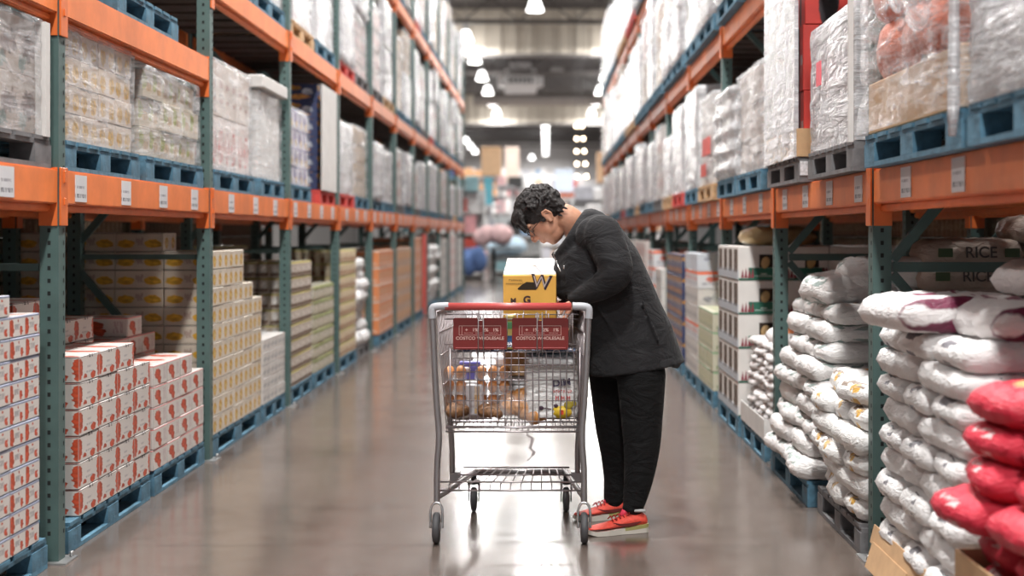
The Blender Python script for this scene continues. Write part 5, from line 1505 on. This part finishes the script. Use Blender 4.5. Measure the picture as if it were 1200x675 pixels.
# trunk sections along the bent spine: (px, py, half width px, half depth m, tilt)
secs = [(679, 264, 20, .09, -.85), (682, 269, 31, .14, -.76), (689, 285, 43, .205, -.46), (697, 309, 53, .23, -.31), (705, 335, 58, .226, -.17), (724, 358, 50, .212, -.1), (735, 382, 51, .212, -.08), (741, 405, 54, .218, -.05), (744, 422, 56, .225, -.12), (747, 431, 56.5, .23, -.16)]
rings = []
for px, py, hw, hdp, tl in secs:
    s_ = YP / F; c = pp(px, py, 6.27); ring = []
    for k in range(40):
        a = 2 * math.pi * k / 40
        ca = math.copysign(abs(math.cos(a)) ** .9, math.cos(a)); sa = math.copysign(abs(math.sin(a)) ** .85, math.sin(a))
        dx = ca * hw * s_
        ring.append(c + Vector((dx * math.cos(tl), sa * hdp, dx * math.sin(-tl))))
    rings.append(ring)
m.ring_loft(rings, 0)
# back flap of the hem
m.ell(pp(770, 408, 6.27), (.09, .13, .07), 20, 12, R=Euler((0, .6, 0)).to_matrix())
m.ell(pp(785, 420, 6.27), (.055, .17, .028), 20, 12, R=Euler((0, .75, 0)).to_matrix())
# shoulders
m.ell(pp(702, 276, 6.10), (.105, .085, .095), 20, 14)
m.ell(pp(692, 276, 6.44), (.105, .085, .095), 20, 14)
# sleeves
capsule_chain(m, [pp(706, 275, 6.055), pp(716, 298, 6.01), pp(722, 320, 5.98), pp(708, 334, 6.0), pp(690, 343, 6.05), pp(674, 350, 6.09)], [.088, .082, .073, .060, .050, .036], 22)
capsule_chain(m, [pp(692, 282, 6.47), pp(693, 305, 6.53), pp(692, 332, 6.56), pp(676, 345, 6.51), pp(667, 350, 6.47)], [.085, .078, .066, .05, .036], 18)
# sleeve folds at the elbow and cuff rings
for (px, py, Y, a, r) in ((707, 316, 5.955, .5, .010), (712, 309, 5.95, .45, .009), (702, 326, 5.965, .6, .010), (697, 332, 5.99, .7, .009), (717, 302, 5.95, .4, .007)):
    c = pp(px, py, Y); d = Vector((math.cos(a), 0, -math.sin(a) * -.2 + .45)); d.normalize()
    m.tube([c - d * .055 + Vector((0, .03, 0)), c, c + d * .05 + Vector((0, .028, 0))], [.004, r, .004], 8)
# front opening edge and pocket folds
for pts, r in (([(700, 360), (716, 384), (730, 408)], .006), ([(752, 350), (762, 376), (772, 400)], .006)):
    m.tube([pp(x, y, 6.062) for x, y in pts], r, 8)
# hood lying around the neck
m.tube(smoothp([pp(655, 299, 6.20), pp(663, 290, 6.14), pp(674, 272, 6.13), pp(684, 256, 6.18), pp(690, 249, 6.27), pp(684, 256, 6.36), pp(674, 272, 6.40), pp(662, 290, 6.38), pp(651, 300, 6.30)]), .024, 12)
m.ell(pp(697, 258, 6.27), (.062, .10, .045), 20, 12, R=Euler((0, .75, 0)).to_matrix())
m.ell(pp(708, 268, 6.27), (.06, .09, .038), 20, 12, R=Euler((0, .8, 0)).to_matrix())
jk = m.build('jacket', JK, person)
remesh(jk, .0075, 3, .5)
m = MB(); m.tube([pp(648, 296, 6.19), pp(651, 304, 6.14), pp(657, 318, 6.07)], .003, 6); m.ell(pp(661, 313, 6.045), (.004, .003, .010), 8, 6)
m.build('zipper', CHR, person)
m = MB(); m.tube(smoothp([pp(650, 296, 6.2), pp(660, 290, 6.165), pp(667, 280, 6.16)]), .009, 8); m.build('shirt_collar', M('white_shirt', (.6, .6, .6), .8), person)

# trousers
m = MB()
capsule_chain(m, [pp(748, 414, 6.19), pp(751, 440, 6.155), pp(752, 490, 6.145), pp(752, 525, 6.14), pp(748, 562, 6.135), pp(742, 594, 6.13)], [.10, .112, .094, .082, .066, .046], 22)
capsule_chain(m, [pp(716, 415, 6.37), pp(717, 450, 6.38), pp(719, 495, 6.39), pp(722, 530, 6.4), pp(722, 560, 6.41), pp(719, 586, 6.42)], [.118, .102, .088, .074, .058, .046], 22)
m.ell(pp(734, 414, 6.28), (.16, .16, .12), 22, 14)
for (px, py, Y, w) in ((752, 512, 6.055, .05), (756, 520, 6.06, .05), (746, 528, 6.062, .045), (748, 572, 6.08, .04), (745, 580, 6.085, .035), (744, 470, 6.055, .05), (722, 574, 6.36, .04)):
    c = pp(px, py, Y); m.tube([c + Vector((-w, .035, .010)), c + Vector((0, 0, -.004)), c + Vector((w, .035, -.016))], [.004, .0085, .004], 8)
m.tube([pp(732, 595, 6.10), pp(738, 598, 6.085), pp(751, 597, 6.12), pp(747, 595, 6.17), pp(735, 593, 6.17)], .013, 8, closed=True)
pt = m.build('trousers', PT, person); remesh(pt, .0075, 2, .5)

# shoes
SH = M('orange_red_mesh_shoe', (.80, .085, .055), .55, var=.18, vscale=60, bump=.5, bscale=160)
SHP = M('pink_red_tongue', (.85, .06, .12), .6); SOLE = M('pale_sole', (.62, .58, .52), .5); SOLG = M('green_gold_heel_sole', (.35, .33, .12), .5); LACE = M('dark_red_lace', (.35, .02, .02), .6); SWO = M('dark_swoosh', (.13, .02, .02), .4)
def shoe(toe, heel, near=True):
    """toe/heel floor points"""
    L = (toe - heel).length; d = (toe - heel).normalized(); lat = Vector((-d.y, d.x, 0))
    if lat.y > 0: lat = -lat
    def S(t, w, z): return heel + d * (t * L) + lat * w + Vector((0, 0, z)) - PO
    e = None
    st = [(.0, .028, .075), (.06, .034, .088), (.16, .037, .095), (.28, .037, .092), (.40, .037, .080), (.52, .040, .064), (.66, .045, .052), (.80, .046, .044), (.92, .038, .038), (.985, .020, .030)]
    m = MB(); rings = []
    for t, w, h in st:
        ring = []
        for k in range(20):
            a = 2 * math.pi * k / 20
            y = math.cos(a) * w * (1 if math.sin(a) < 0 else (1 - .25 * math.sin(a)))
            z = .026 + (h - .026) * (.5 + .5 * math.sin(a)) 
            ring.append(S(t, y, z))
        rings.append(ring)
    m.ring_loft(rings, 0); up = m.build('shoe_upper', SH, person)
    m = MB(); rings = []
    for t, w, h in [(-.02, .026, 0), (.03, .036, 0), (.2, .040, 0), (.45, .037, 0), (.7, .048, 0), (.88, .043, 0), (1.0, .022, .008)]:
        th = .034 - .016 * min(1, max(0, t)) 
        rings.append([S(t, w, h + .001), S(t, w * 1.02, h + th), S(t, -w * 1.02, h + th), S(t, -w, h + .001)])
    m.ring_loft(rings, 0, True, False); m.build('sole', SOLE, up)
    m = MB()
    rings = [[S(t, w * 1.03, .024 - .02 * t), S(t, w * 1.05, .040 - .03 * t), S(t, -w * 1.05, .040 - .03 * t), S(t, -w * 1.03, .024 - .02 * t)] for t, w in ((-.022, .026), (.03, .036), (.2, .040), (.40, .0375))]
    m.ring_loft(rings, 0, True, False); m.build('heel_cushion', SOLG, up)
    m = MB()
    for i in range(5):
        t = .34 + .065 * i; z = .093 - .047 * (t - .30) * 2.6 * .5; w = .024
        m.tube([S(t - .01, w, z - .012), S(t, 0, z + .004), S(t + .01, -w, z - .012)], .0032, 6)
    m.tube([S(.32, 0, .098), S(.29, .022, .106), S(.33, .03, .088)], .0025, 6); m.tube([S(.32, 0, .098), S(.36, -.02, .104), S(.40, -.026, .084)], .0025, 6)
    m.tube([S(.32, .0, .098), S(.37, .03, .083)], .0025, 6)
    m.build('lace', LACE, up)
    m = MB(); m.tube([S(.42, 0, .076), S(.34, 0, .098), S(.27, 0, .122)], [.012, .016, .010], 10); m.build('tongue', SHP, up)
    m = MB(); rings = []
    pts = [(.18, .058), (.30, .040), (.42, .036), (.52, .042), (.64, .058), (.50, .050), (.40, .047), (.30, .052)]
    def wd(t):
        for (a, wa, _), (b, wb_, _) in zip(st, st[1:]):
            if a <= t <= b: return wa + (wb_ - wa) * (t - a) / (b - a)
        return .03
    def so(t, z): return S(t, wd(t) * 1.0 + .0015 - max(0, z - .045) * .25, z)
    vs = [so(t, z) for t, z in [(.12, .050), (.26, .036), (.40, .034), (.50, .042), (.62, .056)]] + [so(t, z) for t, z in [(.12, .054), (.26, .050), (.40, .048), (.50, .050), (.62, .058)]]
    m.add(vs, [(i, i + 1, i + 6, i + 5) for i in range(4)]); m.build('side_mark', SWO, up)
    m = MB(); m.tube([S(.04, .02, .094), S(.10, .036, .10), S(.22, .034, .102), S(.22, -.034, .102), S(.10, -.036, .10), S(.04, -.02, .094)], .007, 8, closed=True); m.build('sock', M('grey_sock', (.5, .5, .5), .9), up)
tn = at(688, 100, 6.06); hn = at(757, 100, 6.12)
shoe(Vector((at(688, 0, 6.05).x, 6.05, 0)), Vector((at(756, 0, 6.14).x, 6.14, 0)))
shoe(Vector((at(673, 0, 6.36).x, 6.36, 0)), Vector((at(735, 0, 6.44).x, 6.44, 0)))
# ------------------------------------------------------------------ beyond the racks
NMS = ['shelf beyond the left rack', 'low teal shelf', 'shelf beyond the right rack', 'tall mixed back shelf', 'tall whitish back shelf', 'middle white shelf', 'distant cream shelf', 'distant right white shelf', 'end-of-hall shelf', 'end-of-hall right shelf']
def gondola(x, y, w, h, shelves, cols, label, goods, seed):
    e = empty('display_shelf', (x, y, 0), label, 'display shelf')
    m = MB()
    for q in (-1, 1): m.box((q * w / 2, 0, h / 2), (.06, .5, h))
    m.box((0, .24, h / 2), (w, .03, h)); m.build('frame', M('pale_shelf_frame', (.6, .6, .6), .5), e)
    m = MB()
    for k in range(shelves): m.box((0, 0, .12 + k * (h - .2) / shelves), (w, .5, .04))
    m.build('shelf', M('pale_shelf_board', (.6, .58, .57), .5), e)
    rnd = random.Random(seed); ph = (h - .2) / shelves
    for k in range(shelves + (1 if rnd.random() < .5 else 0)):
        xx = -w / 2 + .05; n = 0
        while xx < w / 2 - .3:
            bw = rnd.uniform(.3, .6); bh = rnd.uniform(.5, .85) * ph
            if xx + bw > w / 2 - .06: break
            c = cols[rnd.randrange(len(cols))]
            key = 'far_goods_%s' % (str(c),)
            if key not in G: G[key] = M('far_goods', c, .5, var=.25, vscale=5)
            m = MB(); m.box((0, 0, bh / 2), (bw - .03, .42, bh)); o = m.build('display_box', G[key], None, bevel=.02, loc=(x + xx + bw / 2, y - .02, .142 + k * ph))
            tag(o, 'blurred %s goods, %s along, %s level of the %s' % (goods, ORD[n], ORD[k], NMS[seed - 1]), 'goods', 'blurred goods on the %s' % NMS[seed - 1])
            xx += bw; n += 1
Wt = (.86, .84, .84); Pk = (.75, .36, .38); Tl = (.25, .42, .46); Nv = (.04, .07, .16); Tn = (.66, .36, .18); Bk = (.03, .03, .03); Gy = (.5, .5, .55); Rd = (.55, .06, .04); Cr = (.75, .55, .42); Bl = (.25, .4, .6)
gondola(-3.0, 40, 2.4, 2.6, 4, [Wt, Wt, Pk, Tl, Rd], 'pale display shelf beyond the left rack end', 'mixed', 1)
gondola(-.9, 44, 1.5, 1.9, 3, [Tl, Bl, Wt, Bk], 'low teal and blue display shelf left of the aisle end', 'teal and blue', 2)
gondola(1.9, 42, 2.2, 2.4, 4, [Wt, Gy, Cr, Wt], 'pale display shelf beyond the right rack end', 'pale', 3)
gondola(-2.6, 56, 3.2, 3.6, 5, [Wt, Tn, Pk, Nv, Wt], 'tall mixed display shelf farther back on the left', 'mixed', 4)
gondola(3.0, 58, 3.0, 3.4, 5, [Wt, Bl, Gy, Wt], 'tall whitish display shelf farther back on the right', 'whitish', 5)
gondola(.4, 66, 3.0, 4.2, 6, [Wt, Wt, Gy, Cr, Rd], 'tall white display shelf in the middle distance', 'white', 6)
gondola(-5.2, 74, 3.4, 4.4, 6, [Wt, Cr, Tn, Wt], 'distant cream display shelf on the left', 'cream', 7)
gondola(5.2, 76, 3.4, 4.4, 6, [Wt, Wt, Tn, Gy], 'distant white display shelf on the right', 'white', 8)
gondola(-1.7, 90, 4.0, 5.0, 6, [Wt, Wt, Gy, Bl], 'very distant pale display shelf at the end of the hall', 'pale', 9)
gondola(3.4, 95, 4.0, 5.0, 6, [Wt, Gy, Wt, Rd], 'very distant pale display shelf at the end of the hall, right one', 'pale', 10)
# tan cartons high on the displays
def big_box(px0, px1, py0, py1, Y, c, label, dep=.9, nm='big_carton'):
    a = at(px0, py1, Y); b = at(px1, py0, Y)
    m = MB(); m.box(((a.x + b.x) / 2, Y + dep / 2, (a.z + b.z) / 2), (b.x - a.x, dep, b.z - a.z)); m.box(((a.x + b.x) / 2, Y - .01, b.z - (b.z - a.z) * .1), ((b.x - a.x) * .9, .02, .03))
    o = m.build(nm, M('far_' + nm, c, .6, var=.15), None, bevel=.02); tag(o, label, 'carton'); return o
def pole(px, Y, py0, label):
    p = at(px, py0, Y); m = MB(); m.tube([(p.x, Y, 0), (p.x, Y, p.z - .06)], .05, 8); m.box((p.x, Y, p.z - .06), (.9, .9, .06))
    tag(m.build('display_stand', M('grey_stand', (.45, .45, .47), .5), None), label, 'stand')
big_box(564, 587, 172, 206, 50, (.72, .47, .28), 'big tan carton high up at the left of the aisle end'); pole(575, 50.45, 206.6, 'grey stand carrying the big tan carton')
big_box(592, 608, 172, 214, 54, (.74, .6, .52), 'pale pinkish carton next to the big tan carton'); pole(600, 54.45, 214.6, 'grey stand carrying the pale pinkish carton')
big_box(700, 712, 178, 214, 48, (.66, .42, .25), 'tan carton high up beside the right rack end'); pole(706, 48.45, 214.6, 'grey stand carrying the tan carton by the right rack')
# clothes and round goods on tables, teal banner
def table(px, Y, r, h, label):
    p = at(px, 300, Y); e = empty('round_table', (p.x, Y, 0), label, 'table')
    m = MB(); m.lathe([(.01, h - .04), (r, h - .04), (r, h), (.01, h)], n=24); m.build('table_top', M('dark_top', (.08, .08, .085), .6), e)
    m = MB(); m.lathe([(.2, 0), (.2, .03), (.05, .06), (.05, h - .04)], n=14); m.build('pedestal', G['black'], e)
    return e
def pile(px, Y, z, rx, rz, c, label, nm='clothes_pile', cat='clothes'):
    p = at(px, 300, Y); m = MB(); rnd = random.Random(px)
    for i in range(9): m.ell((rnd.uniform(-rx, rx) * .6, rnd.uniform(-.2, .2), rz * rnd.uniform(.3, .7)), (rx * .5, .22, rz * .5), 14, 10)
    o = m.build(nm, M('far_' + nm, c, .8, var=.2), None, loc=(p.x, Y, z + rz * .26)); remesh(o, .03, 1); tag(o, label, cat)
table(578, 38, .75, .95, 'dark round table under pink goods left of the person, out of focus')
pile(578, 38, .95, .55, .5, (.75, .5, .5), 'rounded pink heap of goods on the dark round table left of the person')
table(598, 41, .7, .62, 'dark round table with pale blue goods, out of focus')
pile(596, 41, .62, .6, .45, (.5, .64, .75), 'pale blue-white heap of goods on the low dark table')
pile(556, 37, .12, .4, .6, (.09, .16, .36), 'dark blue heap of goods on the floor by the left rack end')
pile(610, 39.5, .0, .3, .35, (.1, .32, .38), 'small teal heap on the floor behind the yellow carton')
big_box(567, 577, 208, 240, 44, (.10, .36, .44), 'tall teal banner-like carton at the left of the aisle end', .3, 'teal_panel')
big_box(583, 592, 206, 217, 46, (.80, .5, .5), 'pink carton high at the left of the aisle end', .5, 'pink_carton')
big_box(595, 612, 207, 220, 47, (.05, .05, .05), 'black carton beside the pink one high at the aisle end', .5, 'black_carton')
for a in ((572, 44.15, 240.4, 'grey stand under the teal panel'), (587, 46.25, 217.4, 'grey stand under the pink carton'), (603, 47.25, 220.4, 'grey stand under the black carton')): pole(*a)
big_box(656, 676, 226, 231, 45, (.62, .16, .09), 'brick-red crosspiece on display posts behind the head', .3, 'red_rail'); pole(666, 45.15, 231.3, 'grey stand under the brick-red crosspiece')
big_box(650, 672, 198, 224, 62, (.50, .56, .66), 'pale grey-blue panel with rows beyond the person', .4, 'grey_panel'); pole(661, 62.2, 224.3, 'grey stand under the pale grey-blue panel')
# strings of warm bulbs
WARM = M('warm_bulb', (1.0, .78, .55), .3, emit=16)
mb = MB(); mb.ell((0, 0, 0), (.055, .055, .055), 12, 8); bulb = mb.mesh('bulb', WARM)
for q, (p0, p1, nm) in enumerate(((675.5, 676.5, 'left'), (682, 690, 'right'))):
    Yb = 52; top = at(p0, 140, Yb)
    e = empty('bulb_string', (top.x, Yb, 0), '%s one of two hanging strings of warm round bulbs' % nm, 'string lights', 'strings of warm bulbs')
    m = MB(); bot = at(p1, 236, Yb); m.tube([(0, 0, CEILH), (0, 0, top.z), (bot.x - top.x, 0, bot.z)], .008, 5); m.build('cable', G['black'], e)
    for i in range(7):
        f = i / 6; p = at(p0 + (p1 - p0) * f, 148 + 14.7 * i, Yb); link('bulb', bulb, e, (p.x - top.x, -.05, p.z))

# lettering becomes plain meshes
dg = bpy.context.evaluated_depsgraph_get()
for o, nm in TEXTS:
    me = bpy.data.meshes.new_from_object(o.evaluated_get(dg))
    n = link(nm, me, o.parent, o.location, o.rotation_euler, o.scale)
    cu = o.data; bpy.data.objects.remove(o); bpy.data.curves.remove(cu)
